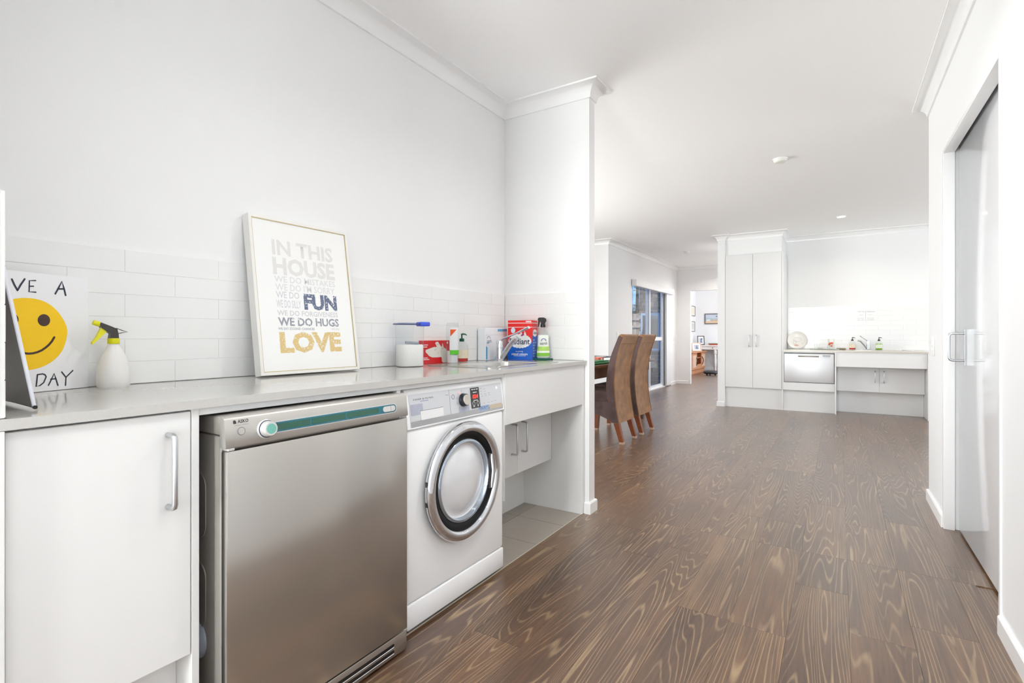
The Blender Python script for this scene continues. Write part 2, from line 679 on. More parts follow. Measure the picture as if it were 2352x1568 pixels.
cornice('trim_1', [(.275, 1.245), (.275, 1.81), (2.745, 1.81), (2.745, 1.222), (2.822, 1.222), (2.822, 4.2)], 'white cove cornice over the laundry bench wall and nib')
cornice('trim_2', [(7.32, 4.2), (7.32, 2.944), (11.2, 2.944), (11.2, 1.50), (7.945, 1.50), (7.945, 1.40), (7.985, 1.40), (7.985, .67), (8.6, .67), (8.6, -4.1)], 'white cove cornice around the dining return, hall and kitchen')
cornice('trim_3', [(4.13, -4.1), (4.13, -.475), (-2.5, -.475)], 'white cove cornice over the right wall')
bprof = [(0, 0), (.013, 0), (.013, .060), (.009, .066), (0, .066)]


def skirting(name, path, label):
    return struct(name, MB().sweep(path, bprof), trim_m, label, 'baseboard', smooth=30)


skirting('baseboard_nib', [(2.745, 1.2485), (2.745, 1.222), (2.822, 1.222), (2.822, 4.2)], 'white baseboard wrapping the end of the nib wall')
skirting('baseboard_right_far', [(4.13, -1.5), (4.13, -.475), (3.574, -.475)], 'white baseboard on the right wall beyond the sliding door')
skirting('baseboard_right_near', [(2.406, -.475), (-2.5, -.475)], 'white baseboard on the right wall nearest the camera')
skirting('baseboard_dining', [(7.32, 4.2), (7.32, 2.944), (8.28, 2.944)], 'white baseboard behind the dining table')
skirting('baseboard_hall', [(10.68, 2.944), (11.2, 2.944), (11.2, 2.70)], 'white baseboard between the glass door and the hall doorway')
skirting('baseboard_kitchen_nib', [(9.0, 1.50), (7.945, 1.50), (7.945, 1.41)], 'white baseboard on the wall end beside the tall cupboard')
skirting('baseboard_study', [(11.3, 3.65), (16.0, 3.65), (16.0, .4)], 'white baseboard around the far study')

# ---- sliding door in the right wall
df = MB()
df.box(2.408, 2.43, -.517, -.469, 0, 2.028, bev=.002)
df.box(3.55, 3.572, -.517, -.469, 0, 2.028, bev=.002)
df.box(2.43, 3.55, -.517, -.469, 2.006, 2.028, bev=.002)
struct('trim_4', df, trim_m, 'white door jamb lining the sliding door opening', 'door frame')
d1 = thing('door_1', 'white enamelled sliding door with a steel pull handle', 'door', (2.99, -.55, 0), kind='structure')
obj('door_leaf', MB().box(2.30, 3.545, -.567, -.532, .012, 2.06, bev=.003), leaf_m, d1)
obj('gap_dark_strip', MB().box(2.432, 3.548, -.531, -.518, 2.075, 2.12), black_m, d1)  # black strip added in the slot so the gap over the leaf stays dark
dh = MB()
hx = 3.39
dh.tube([(hx, -.53, .908), (hx, -.482, .908), (hx, -.474, .912), (hx, -.470, .922), (hx, -.470, 1.030), (hx, -.474, 1.040), (hx, -.482, 1.044), (hx, -.53, 1.044)], .0065, 12)
hnd = obj('handle', dh, satin_m, d1)
obj('back_plate', MB().box(hx - .012, hx + .012, -.5325, -.5295, .882, 1.066, bev=.001, seg=1), satin_m, hnd)

# ---- glass sliding door to the yard, and unseen windows (laundry and study ones added for light)
wf_m = pm('window_frame_white', (232, 234, 236), .3)
gasket_m = pm('window_gasket', (70, 74, 78), .5)


def window(name, label, along, a0, a1, z0, z1, c, mull, t=.05):
    o = thing(name, label, 'window', (((a0 + a1) / 2, c, z0) if along == 'x' else (c, (a0 + a1) / 2, z0)), kind='structure')

    def bx(b, p, q, r, s):
        return b.box(p, q, c - t / 2, c + t / 2, r, s, bev=.002, seg=1) if along == 'x' else b.box(c - t / 2, c + t / 2, p, q, r, s, bev=.002, seg=1)
    f = MB()
    for q in ((a0, a0 + .05, z0, z1), (a1 - .05, a1, z0, z1), (a0 + .05, a1 - .05, z0, z0 + .05), (a0 + .05, a1 - .05, z1 - .05, z1)):
        bx(f, *q)
    obj('window_frame', f, wf_m, o)
    cuts = [a0 + .05] + [a0 + (a1 - a0) * k for k in mull] + [a1 - .05]
    for k in range(1, len(cuts) - 1):
        obj('mullion', bx(MB(), cuts[k] - .025, cuts[k] + .025, z0 + .05, z1 - .05), wf_m, o)
    for k in range(len(cuts) - 1):
        p = MB()
        if along == 'x':
            p.box(cuts[k] + .001, cuts[k + 1] - .001, c - .002, c + .002, z0 + .051, z1 - .051)
        else:
            p.box(c - .002, c + .002, cuts[k] + .001, cuts[k + 1] - .001, z0 + .051, z1 - .051)
        obj('pane', p, door_glass, o, smooth=0)
    return o


window('window_2', 'wide dining window out of frame on the left', 'x', 3.0, 5.6, .1, 2.26, 4.25, (.333, .667))
window('added_window_3', 'added unseen laundry window behind the camera, for fill light', 'y', .54, 1.26, .08, 2.16, -2.55, (.5,))
window('added_window_7', 'added unseen glazed laundry side door behind the camera, for fill light', 'x', -2.15, -.15, .08, 2.16, 1.855, (.5,))
window('window_4', 'wide kitchen window out of frame on the right', 'x', 4.6, 7.8, .1, 2.26, -4.15, (.333, .667))
window('added_window_5', 'added unseen study window beyond the doorway, for fill light', 'x', 12.1, 15.1, .5, 2.25, .35, (.5,))

sl = thing('window_1', 'white framed glass sliding door to the fenced yard', 'window', (9.4, 3.0, 0), kind='structure')
f = MB()
for q in ((8.33, 8.37, .0, 1.985), (10.34, 10.56, .0, 1.985)):
    f.box(q[0], q[1], 2.95, 3.05, q[2], q[3], bev=.003, seg=1)
f.box(8.37, 10.34, 2.95, 3.05, .0, .02)
f.box(8.37, 10.34, 2.95, 3.05, 1.945, 1.985)
obj('window_frame', f, wf_m, sl)
for a0, a1, yc, lab in ((8.37, 9.42, 2.975, 'fixed'), (9.34, 10.34, 3.015, 'sliding')):
    p = MB()
    p.box(a0, a0 + .05, yc - .016, yc + .016, .02, 1.945, bev=.002, seg=1)
    p.box(a1 - .055, a1, yc - .016, yc + .016, .02, 1.945, bev=.002, seg=1)
    p.box(a0 + .05, a1 - .055, yc - .016, yc + .016, .02, .07)
    p.box(a0 + .05, a1 - .055, yc - .016, yc + .016, 1.90, 1.945)
    p.box(a0 + .05, a1 - .055, yc - .016, yc + .016, .93, 1.0, bev=.002, seg=1)
    pf = obj('sash', p, wf_m, sl)
    for z0, z1 in ((.07, .93), (1.0, 1.90)):
        obj('pane', MB().box(a0 + .051, a1 - .056, yc - .002, yc + .002, z0, z1), door_glass, pf, smooth=0)
obj('gasket', MB().box(10.325, 10.339, 2.957, 2.972, .02, 1.9), gasket_m, sl)
bl = thing('roller_blind', 'white roller blind pelmet above the glass sliding door', 'blind', (9.5, 2.92, 1.86))
obj('pelmet', MB().box(8.35, 10.70, 2.86, 2.942, 1.862, 1.975, bev=.006), pm('blind_white', (236, 237, 238), .5), bl)
obj('side_channel', MB().box(10.36, 10.68, 2.925, 2.942, .02, 1.862, bev=.003, seg=1), wf_m, bl)
obj('chain', MB().tube([(8.36, 2.93, 1.86), (8.36, 2.93, 1.2)], .003, 6), gasket_m, bl)

# ---- outside: brick wing, fence, sky tree
ground_m = pm('yard_paving', (168, 160, 148), .8, var=.15, vscale=3)
struct('ground', MB().box(-4, 30, 4.3, 12, -.12, -.04).box(7.42, 30, 3.06, 4.3, -.12, -.04).box(16.1, 30, .3, 3.06, -.12, -.04), ground_m, 'pale paved yard outside the glass door', 'ground')
brick_mats = [pm('brick_%d' % i, c, .85, var=.25, vscale=14, bump=.3, bscale=60) for i, c in enumerate(((132, 114, 98), (146, 126, 108), (116, 102, 90)))]
mortar_m = pm('mortar', (196, 186, 172), .9)
bw = struct('wall_brick', MB().box(11.115, 11.198, 3.07, 3.745, -.04, 2.55), mortar_m, 'grey-brown brick wall seen through the glass door', 'wall')
BMS = {}
for r_ in range(28):
    z = -.04 + r_ * .09
    y = 3.07 - (.12 if r_ % 2 else 0)
    while y < 3.745:
        a, b_ = max(y, 3.07) + .005, min(y + .24, 3.745) - .005
        if b_ - a > .03 and not (3.27 < (a + b_) / 2 < 3.70 and .70 < z + .04 < 1.52):
            key = (round(b_ - a, 3), rnd.randrange(3))
            if key not in BMS:
                BMS[key] = finish(MB().box(-.012, 0, -key[0] / 2, key[0] / 2, -.040, .040, bev=.003, seg=1), 'brick', brick_mats[key[1]], 30)
            o = bpy.data.objects.new('brick', BMS[key])
            C.objects.link(o)
            o.parent = bw
            o.location = (11.115, (a + b_) / 2, z + .045)
        y += .24
wn = thing('window_6', 'small pale framed window in the brick wall outside', 'window', (11.1, 3.42, .7), kind='structure')
f = MB()
for q in ((3.28, 3.32, .7, 1.52), (3.66, 3.70, .7, 1.52), (3.32, 3.66, .7, .75), (3.32, 3.66, 1.47, 1.52)):
    f.box(11.08, 11.11, q[0], q[1], q[2], q[3], bev=.002, seg=1)
obj('window_frame', f, pm('pale_blue_frame', (190, 202, 212), .4), wn)
obj('pane', MB().box(11.10, 11.106, 3.32, 3.66, .75, 1.47), pm('reflective_glass', (120, 118, 112), .05, metal=.6, coat=1), wn, smooth=0)
fence_ms = [pm('paling_%d' % i, c, .85, var=.2, vscale=6) for i, c in enumerate(((186, 166, 142), (174, 154, 130), (198, 180, 158)))]
fe = thing('paling_fence', 'weathered timber paling fence at the end of the yard', 'fence', (16.3, 5.2, 0))
for k in range(26):
    y = 3.85 + k * .105
    obj('paling', MB().box(-.008, .008, -.05, .05, 0, 1.74 + rnd.uniform(-.01, .01), bev=.002, seg=1), fence_ms[k % 3], fe, world=False, loc=(0, y - 5.2, 0))
for z in (.35, 1.28, 1.52):
    obj('rail', MB().box(16.25, 16.29, 3.8, 6.6, z, z + .08), fence_ms[2], fe)
f2 = thing('side_fence', 'timber side fence along the yard mirrored in the small brick-wall window', 'fence', (6, 6.6, 0))
for k in range(40):
    obj('paling', MB().box(-.12, .12, -.008, .008, 0, 1.74, bev=.002, seg=1), fence_ms[k % 3], f2, world=False, loc=(-7.8 + k * .245, 0, 0))
ro = thing('shed', 'pale low shed roof edge showing above the paling fence', 'shed', (21, 6.6, 0))
obj('shed_wall', MB().box(20.2, 23, 5.2, 9, -.04, 2.02), pm('shed_wall', (150, 148, 140), .8), ro)
obj('roof', MB().prism([(5.0, 2.02), (9.2, 2.02), (9.2, 2.35), (5.0, 2.2)], 19.9, 23.2, Matrix(((0, 0, 1, 0), (1, 0, 0, 0), (0, 1, 0, 0), (0, 0, 0, 1)))), pm('shed_roof', (206, 204, 190), .6), ro)
tr = thing('tree', 'leafy green tree rising behind the paling fence', 'tree', (19, 6.5, 0))
obj('trunk', MB().tube([(19, 6.5, -.04), (19.05, 6.5, 1.6), (18.95, 6.45, 3.0)], [.1, .08, .05], 10), pm('bark', (96, 80, 64), .9, var=.3), tr)
lf = MB()
for k in range(420):
    a, b_, c_ = rnd.gauss(0, .55), rnd.gauss(0, .6), rnd.gauss(0, .42)
    q = Matrix.Translation((18.9 + a, 6.5 + b_, 3.22 + c_)) @ Matrix.Rotation(rnd.uniform(0, 6.3), 4, 'Z') @ Matrix.Rotation(rnd.uniform(-1, 1), 4, 'X')
    lf._add([(-.07, 0, 0), (0, -.035, .01), (.07, 0, 0), (0, .035, .01)], [(0, 1, 2, 3)], q)
lo = obj('foliage', lf, pm('leaf', (150, 178, 70), .6, var=.3), tr, smooth=0)
lo['kind'] = 'stuff'

# ---- ceiling fittings
lamp_m = pm('lamp_glow', (255, 250, 240), .4, emit=(255, 248, 236), estr=14)


def downlight(x, y, power, label):
    t = thing('downlight', label, 'light', (x, y, ZC - .008), group='recessed ceiling downlights')
    obj('ring', MB().lathe([(.046, .008), (.055, .008), (.055, .002), (.050, 0), (.044, .001), (.044, .008)], 32, cap=(False, False)), white_pl, t, world=False)
    obj('lens', MB().lathe([(.0005, .004), (.0435, .004), (.0435, .0075), (.0005, .0075)], 32), lamp_m, t, world=False)
    d = bpy.data.lights.new('downlight_beam', 'AREA')
    d.shape = 'DISK'
    d.size = .085
    d.energy = power
    d.color = (1, .975, .95) if x < 3 else (1, .93, .84)
    d.spread = R(150)
    o = bpy.data.objects.new('downlight_beam', d)
    C.objects.link(o)
    o.parent = t
    o.location = (0, 0, -.004)
    return t


downlight(7.45, -.02, 6, 'lit recessed ceiling downlight in front of the kitchen bench')
for x, y, pw_, lab_ in ((2.1, .35, 9, 'added unseen ceiling downlight above the laundry, just out of frame'), (.9, .2, 5, 'added unseen ceiling downlight by the sliding door, over the camera'), (-.9, .3, 2, 'added unseen ceiling downlight behind the camera'),  # unseen downlights added out of view to brighten the rooms
                        (4.2, 2.7, 4, 'added unseen ceiling downlight over the near end of the dining table'), (5.6, 2.7, 4, 'added unseen ceiling downlight over the middle of the dining table'),
                        (9.0, 1.62, 18, 'added unseen ceiling downlight at the start of the hall'), (10.4, 1.75, 17, 'added unseen ceiling downlight before the hall doorway'),
                        (5.7, -1.5, 7, 'added unseen ceiling downlight in the hidden kitchen side'), (7.45, -1.5, 5, 'added unseen ceiling downlight right of the kitchen bench')):
    downlight(x, y, pw_, lab_)


def sensor(x, y, r, label):
    t = thing('smoke_alarm', label, 'smoke alarm', (x, y, ZC))
    obj('base', MB().lathe([(.0005, 0), (r, 0), (r, -.008), (.0005, -.008)], 32), white_pl, t, world=False)
    obj('cover', MB().lathe([(r * .9, -.008), (r * .86, -.022), (r * .7, -.030), (.0005, -.033)], 32, cap=(False, True)), pm('alarm_cover', (232, 232, 226), .4), t, world=False)
    obj('indicator', MB().lathe([(.0005, 0), (.004, 0), (.003, -.002), (.0005, -.0025)], 10), pm('amber', (214, 190, 90), .4), t, world=False, loc=(-.02, .0, -.0305))


sensor(4.75, .41, .056, 'white round smoke alarm on the ceiling before the kitchen')
sensor(9.11, 2.23, .05, 'small white ceiling sensor over the hall')


def switch(name, loc, rotz, label, w=.07, h=.115, n=2):
    t = thing(name, label, 'switch', loc, rotz)
    obj('cover_plate', MB().box(-w / 2, w / 2, 0, .008, -h / 2, h / 2, bev=.003), white_pl, t, world=False)
    for k in range(n):
        z = (k - (n - 1) / 2) * .035
        obj('rocker', MB().box(-.007, .007, .0075, .0115, z - .011, z + .011, bev=.0015, seg=1), white_pl, t, world=False)


switch('light_switch', (3.925, -.475, .97), 0, 'white wall switch plate on the right wall beyond the sliding door')
switch('power_point', (7.69, 2.944, 1.03), PI, 'white wall plate on the wall behind the dining chairs')
switch('wall_plate', (10.95, 2.944, .95), PI, 'small white wall plate right of the glass door', .04, .07, 1)


def bow(parent, a, z0, z1, face, axis='-y', out=.032, r=.0055, mat=None, name='handle'):
    """bow pull handle standing on a face; a is the position along the face"""
    c = .010
    p = [(0, z0), (out - c, z0), (out - c * .3, z0 + c * .3), (out, z0 + c), (out, z1 - c), (out - c * .3, z1 - c * .3), (out - c, z1), (0, z1)]
    pts = [((a, face - q, z) if axis == '-y' else (face - q, a, z)) for q, z in p]
    return obj(name, MB().tube(pts, r, 12), mat or satin_m, parent)


# ================================================================== THE LAUNDRY BENCH
BT, BL = .887, .867
bench = thing('benchtop', 'polished grey stone benchtop running along the laundry wall', 'benchtop', (1.5, 1.52, BL))
b = MB()
hx0, hx1, hy0, hy1 = 1.985, 2.455, 1.335, 1.635
b.box(.285, hx0, 1.234, 1.8015, BL, BT)
b.box(hx1, 2.736, 1.234, 1.8015, BL, BT)
b.box(hx0, hx1, 1.234, hy0, BL, BT)
b.box(hx0, hx1, hy1, 1.8015, BL, BT)
b.box(.05, .285, 1.234, 1.2445, BL, BT)
obj('slab', b, stone_m, bench, smooth=0)

carcass_m = pm('carcass_white', (226, 226, 223), .5)  # plain white of the cabinet carcasses
cab = thing('laundry_cabinet', 'white laundry base cabinet with one door, left of the steel dryer', 'cabinet', (.44, 1.5, 0))
obj('side_panel', MB().box(.5925, .609, 1.246, 1.798, 0, BL - .001, bev=.0008, seg=1), lam_m, cab)
obj('side_panel', MB().box(.06, .2785, 1.2315, 1.244, 0, BL - .001, bev=.0008, seg=1), lam_m, cab)
obj('carcass', MB().box(.287, .592, 1.266, 1.795, .312, BL - .001), carcass_m, cab)
obj('kickboard', MB().box(.287, .592, 1.318, 1.334, 0, .311), lam_m, cab)
dr = obj('door', MB().box(.2815, .5905, 1.246, 1.264, .309, .8615, bev=.0012, seg=1), lam_m, cab)
bow(dr, .543, .658, .816, 1.2465, out=.034, r=.0058)

fr = thing('bench_frame', 'white rail and partition panel framing the two appliance bays', 'cabinet frame', (1.245, 1.5, 0))
obj('rail', MB().box(.6095, 1.8905, 1.2475, 1.265, .8495, BL - .0005, bev=.0008, seg=1), lam_m, fr)
obj('partition', MB().box(1.2395, 1.2555, 1.248, 1.798, .001, .849, bev=.0008, seg=1), lam_m, fr)
obj('back_panel', MB().box(.61, 1.239, 1.792, 1.799, .001, .849), carcass_m, fr)

sc = thing('sink_cabinet', 'white cabinet under the laundry sink with deep apron and two recessed doors', 'cabinet', (2.3, 1.5, 0))
obj('apron', MB().box(1.8965, 2.709, 1.2465, 1.2635, .636, BL - .0005, bev=.001, seg=1), lam_m, sc)
obj('side_panel', MB().box(2.7105, 2.7365, 1.250, 1.798, .001, BL - .001, bev=.001, seg=1), lam_m, sc)
obj('side_panel', MB().box(1.893, 1.896, 1.2480, 1.64, .30, BL - .001), lam_m, sc)
obj('carcass', MB().box(1.90, 2.708, 1.470, 1.795, .297, .62), carcass_m, sc)
obj('kickboard', MB().box(1.897, 2.7095, 1.642, 1.658, .001, .2955), lam_m, sc)
for a0, a1, hx_ in ((1.90, 2.3245, 2.272), (2.3265, 2.708, 2.372)):
    d_ = obj('door', MB().box(a0, a1, 1.451, 1.469, .2955, .632, bev=.001, seg=1), lam_m, sc)
    bow(d_, hx_, .408, .566, 1.4515, out=.034, r=.0052)

# ---- sink and tap
sk = thing('laundry_sink', 'stainless steel drop-in laundry sink in the grey benchtop', 'sink', (2.2, 1.48, BT))
b = MB()
rx0, rx1, ry0, ry1 = 1.86, 2.515, 1.292, 1.688
o_ = rrect(rx0, rx1, ry0, ry1, .03)
i_ = rrect(2.0, 2.44, 1.35, 1.62, .05)
o2 = rrect(rx0 + .012, rx1 - .012, ry0 + .012, ry1 - .012, .024)
b.rings([[(x, y, BT + .0004) for x, y in o_], [(x, y, BT + .003) for x, y in o_], [(x, y, BT + .0035) for x, y in o2],
         [(x, y, BT + .002) for x, y in i_], [(x, y, BT - .004) for x, y in rrect(2.003, 2.437, 1.353, 1.617, .05)]], cap=(False, False))
obj('rim', b, steel_m, sk)
b = MB()
b.rings([[(x, y, BT - .004) for x, y in rrect(2.003, 2.437, 1.353, 1.617, .05)], [(x, y, BT - .12) for x, y in rrect(2.012, 2.428, 1.362, 1.608, .05)],
         [(x, y, BT - .15) for x, y in rrect(2.04, 2.40, 1.39, 1.58, .04)]], cap=(False, True))
obj('bowl', b, steel_m, sk)
obj('drain', MB().lathe([(.0005, 0), (.032, 0), (.034, .003), (.028, .004), (.0005, .002)], 24, Matrix.Translation((2.22, 1.485, BT - .1497))), chrome_m, sk)
tp = thing('mixer_tap', 'chrome laundry mixer tap with raised lever over the sink', 'tap', (2.478, 1.668, BT + .0035))
b = MB()
b.lathe([(.0005, 0), (.026, 0), (.026, .004), (.021, .008), (.020, .070), (.0215, .072), (.0215, .077), (.020, .079), (.0195, .108), (.016, .114), (.0005, .116)], 28)
obj('body', b, chrome_m, tp, world=False)
p0 = Vector((2.478, 1.655, BT + .014))
p1 = Vector((2.448, 1.535, 1.017))
pts = [p0, p0.lerp(p1, .3) + Vector((0, 0, .006)), p0.lerp(p1, .6) + Vector((0, 0, .010)), p0.lerp(p1, .85) + Vector((0, 0, .009)), p1, p1 + Vector((-.002, -.008, -.003))]
obj('spout', MB().tube(pts, [.0155, .0150, .0140, .0135, .013, .0115], 14), chrome_m, tp)
q0 = Vector((2.478, 1.66, BT + .116))
q1 = Vector((2.47, 1.465, 1.079))
obj('lever', MB().tube([q0, q0.lerp(q1, .08) + Vector((0, 0, .006)), q0.lerp(q1, .5), q0.lerp(q1, .8), q1], [.010, .008, .008, .011, .013], 12, flat=.6), chrome_m, tp)

# ================================================================== STEEL DRYER
dm = pm('dryer_steel', (192, 188, 182), .21, metal=.95)
dside_m = pm('dryer_casing', (168, 163, 156), .38, metal=.55)
dpan_m = pm('dryer_panel', (190, 187, 182), .35, metal=.6)
ring_m = pm('silver_plastic', (206, 205, 203), .3, metal=.35)
dry = thing('tumble_dryer', 'stainless steel tumble dryer with teal display strip, under the bench', 'dryer', (.94, 1.5, 0))
obj('casing', MB().box(.6465, 1.231, 1.224, 1.775, .03, .797, bev=.006), dside_m, dry)
obj('top_cover', MB().box(.6445, 1.233, 1.222, 1.775, .7985, .8435, bev=.006), dside_m, dry)
side = Matrix(((0, 0, 1, 0), (1, 0, 0, 0), (0, 1, 0, 0), (0, 0, 0, 1)))      # local (x,y,z) -> world (z, x, y)
cp = obj('control_panel', MB().prism([(1.2215, .771), (1.198, .771), (1.1955, .774), (1.2025, .837), (1.210, .8445), (1.2215, .8445)], .6425, 1.2365, side), dpan_m, dry, smooth=50)
obj('door', MB().box(.645, 1.236, 1.197, 1.2215, .073, .764, bev=.004), dm, dry)
kp = obj('kick_plate', MB().box(.647, 1.235, 1.199, 1.2235, .006, .069, bev=.003), dm, dry)
FM = frame_M((0, 1.1990, .0), (1, 0, 0), (0, -1, 0))
for z in (.046, .026):
    sl_ = obj('slot', MB().prism(rrect(.70, 1.178, z - .0045, z + .0045, .0044), .0001, .0008, FM), gloss_black, kp)
    obj('lip_highlight', MB().tube([(.703, 1.198, z - .0065), (1.175, 1.198, z - .0065)], .0016, 6), chrome_m, kp)  # chrome bead puts in the highlight along the slot's lower lip
vc = MB().lathe([(.0005, .022), (.030, .020), (.044, .012), (.05, 0)], 28, Matrix.Translation((.6465, 1.338, .29)) @ Matrix.Rotation(R(-90), 4, 'Y'), cap=(True, False))
obj('vent_cap', vc, pm('grey_blue_plastic', (150, 156, 168), .35), dry)
for z in (.62, .40):
    obj('embossed_oval', MB().prism(rrect(-.035, .035, -.08, .08, .034), 0, .0025, Matrix.Translation((.6466, 1.325, z)) @ frame_M((0, 0, 0), (0, -1, 0), (-1, 0, 0))), dside_m, dry)
a_ = math.atan(.007 / .063)
PMx = frame_M((0, 1.1955, .774), (1, 0, 0), (0, -math.cos(a_), math.sin(a_)))
zz = lambda z: (z - .774) / math.cos(a_)
teal_m = pm('teal_plastic', (34, 104, 120), .3)
green_m = pm('green_display', (12, 84, 66), .12, coat=.6)
obj('display_surround', MB().prism(rrect(.722, 1.188, zz(.7885), zz(.8175), .0138), .0002, .0012, PMx), ring_m, cp)
ds = obj('display_strip', MB().prism(rrect(.724, 1.184, zz(.791), zz(.815), .0118), .0010, .0022, PMx), teal_m, cp)
for x0, x1 in ((.765, .868), (.873, .985), (.990, 1.112)):
    obj('display_window', MB().prism(rrect(x0, x1, zz(.795), zz(.811), .002 if x1 < 1.1 else .007), .0020, .0027, PMx), green_m, ds)
sb = obj('start_button', MB().prism(rrect(1.128, 1.178, zz(.7945), zz(.8115), .0082), .0020, .0045, PMx), ring_m, ds)
obj('button_seam', MB().prism(rrect(1.1585, 1.1595, zz(.795), zz(.811), .0004), .0044, .0048, PMx), grey_ink, sb)
KM = PMx @ Matrix.Translation((.742, zz(.803), 0))
kb = obj('knob', MB().lathe([(.0235, .0005), (.0235, .004), (.0215, .005), (.0212, .007), (.0195, .008), (.0185, .022), (.0160, .0255), (.0125, .0255)], 36, KM, cap=(False, False)), ring_m, cp)
obj('knob_ring', MB().lathe([(.0208, .0052), (.0216, .0072), (.0198, .0082)], 36, KM, cap=(False, False)), pm('navy_ring', (44, 52, 74), .4), kb)
obj('knob_face', MB().lathe([(.0005, .0252), (.0124, .0252), (.0124, .0258), (.0005, .0262)], 30, KM), pm('knob_teal', (108, 172, 160), .35), kb)
BMx = PMx @ Matrix.Translation((.681, zz(.807), 0))
pb = obj('power_button', MB().lathe([(.0005, .0012), (.0082, .0012), (.0088, 0)], 28, BMx, cap=(True, False)), dpan_m, cp)
obj('button_ring', MB().lathe([(.0086, .0002), (.0092, .0014), (.0098, .0002)], 28, BMx, cap=(False, False)), grey_ink, pb)
letter('ASKO', (.6735, .700, zz(.8262), zz(.8345)), PMx, ink_m, cp, bold=.02)
letter('a', (.6625, .6705, zz(.8258), zz(.8342)), PMx, ink_m, cp, bold=.05)
letter('MADE IN SWEDEN', (.6655, .6995, zz(.8208), zz(.8228)), PMx, grey_ink, cp)
letter('TURBO BUTTERFLY DRYING', (1.105, 1.225, zz(.7768), zz(.7798)), PMx, grey_ink, cp, spacing=1.3)
obj('hinge', MB().box(.648, .664, 1.196, 1.222, .7645, .7705, bev=.001, seg=1), ring_m, dry)
for fx in (.68, 1.20):
    for fy in (1.26, 1.73):
        obj('foot', MB().cyl((fx, fy, 0), (fx, fy, .031), .018, n=14), black_m, dry)

# ================================================================== WASHING MACHINE
wm_ = pm('washer_enamel', (249, 250, 251), .22, coat=.2)
wpan_m = pm('washer_panel', (212, 214, 218), .28, metal=.25)
wsh = thing('washing_machine', 'white front-loading washing machine with chrome porthole door, beside the dryer', 'washing machine', (1.59, 1.5, 0))
b = MB()
b.box(1.2885, 1.889, 1.252, 1.797, .101, .7035, bev=.012, seg=3)
b.box(1.291, 1.887, 1.285, 1.797, .7045, .8455, bev=.006)
b.box(1.30, 1.878, 1.275, 1.79, .02, .102)
obj('casing', b, wm_, wsh)
fa = obj('fascia', MB().prism([(1.286, .705), (1.252, .705), (1.247, .709), (1.2625, .834), (1.270, .8455), (1.286, .8455)], 1.2885, 1.889, side), wm_, wsh, smooth=50)
obj('kick_plate', MB().box(1.2895, 1.888, 1.250, 1.274, .014, .0995, bev=.005), wm_, wsh)
for fx in (1.33, 1.85):
    for fy in (1.30, 1.74):
        obj('foot', MB().cyl((fx, fy, 0.0012), (fx, fy, .021), .02, n=14), black_m, wsh)
a_ = math.atan(.0155 / .125)
WM = frame_M((0, 1.247, .709), (1, 0, 0), (0, -math.cos(a_), math.sin(a_)))
wz = lambda z: (z - .709) / math.cos(a_)
pi_ = obj('panel_insert', MB().prism(rrect(1.304, 1.881, wz(.714), wz(.8265), .003), .0002, .0012, WM), wpan_m, fa)
obj('lower_strip', MB().prism(rrect(1.306, 1.879, wz(.7145), wz(.7335), .002), .0012, .0016, WM), pm('washer_strip', (178, 179, 180), .16, metal=.7), pi_)
obj('drawer_seam', MB().prism(rrect(1.5225, 1.524, wz(.7145), wz(.826), .0005), .0012, .0015, WM), grey_ink, pi_)
dw = obj('detergent_drawer', MB().prism(rrect(1.357, 1.480, wz(.7335), wz(.766), .002), .0012, .0030, WM), pm('drawer_grip', (232, 233, 234), .3), pi_)
obj('grip_shadow_line', MB().prism(rrect(1.357, 1.480, wz(.7655), wz(.7668), .0005), .0012, .0034, WM), grey_ink, dw)
letter('FISHER & PAYKEL', (1.327, 1.434, wz(.8045), wz(.8105)), WM, ink_m, pi_, spacing=1.2, bold=.012, depth=.0014)
obj('model_mark', MB().prism(rrect(1.361, 1.406, wz(.7985), wz(.8005), .0008), .0012, .0014, WM), pm('blue_ink', (120, 136, 180), .5), pi_)
obj('care_mark', MB().prism(rrect(1.500, 1.518, wz(.807), wz(.8085), .0005), .0012, .0014, WM), grey_ink, pi_)
patch_m = pm('blue_grey_patch', (176, 180, 196), .5, var=.1, vscale=60)  # blue-grey colour of two flat rectangles on the panel
obj('panel_patch', MB().prism(rrect(1.309, 1.372, wz(.754), wz(.792), .001), .0013, .0017, WM), patch_m, pi_)
obj('panel_patch', MB().prism(rrect(1.573, 1.640, wz(.733), wz(.756), .001), .0017, .0020, WM), patch_m, pi_)
bt_ = obj('panel_patch', MB().prism(rrect(1.700, 1.775, wz(.722), wz(.742), .001), .0017, .0021, WM), pm('blue_tape', (150, 170, 204), .5), pi_)
lbl(bt_, 'blue handwritten tape label')
sbm = MB()
for k, (x0, y0, x1, y1) in enumerate(((1.708, .727, 1.710, .738), (1.716, .727, 1.722, .738), (1.722, .738, 1.728, .728), (1.734, .728, 1.740, .738), (1.742, .738, 1.748, .728), (1.754, .736, 1.764, .737))):
    stroke([(x0, wz(y0)), (x1, wz(y1))], .0016, WM, sbm, .0023)
obj('handwriting', sbm, ink_m, bt_, smooth=0)
obj('panel_patch', MB().prism(rrect(1.778, 1.872, wz(.722), wz(.740), .001), .0017, .0020, WM), pm('beige_patch', (196, 182, 160), .5), pi_)
PBm = WM @ Matrix.Translation((1.545, wz(.797), .0012))
obj('power_button', MB().lathe([(.0075, .0002), (.0085, .0012), (.0095, .0002)], 24, PBm, cap=(False, False)), grey_ink, pi_)
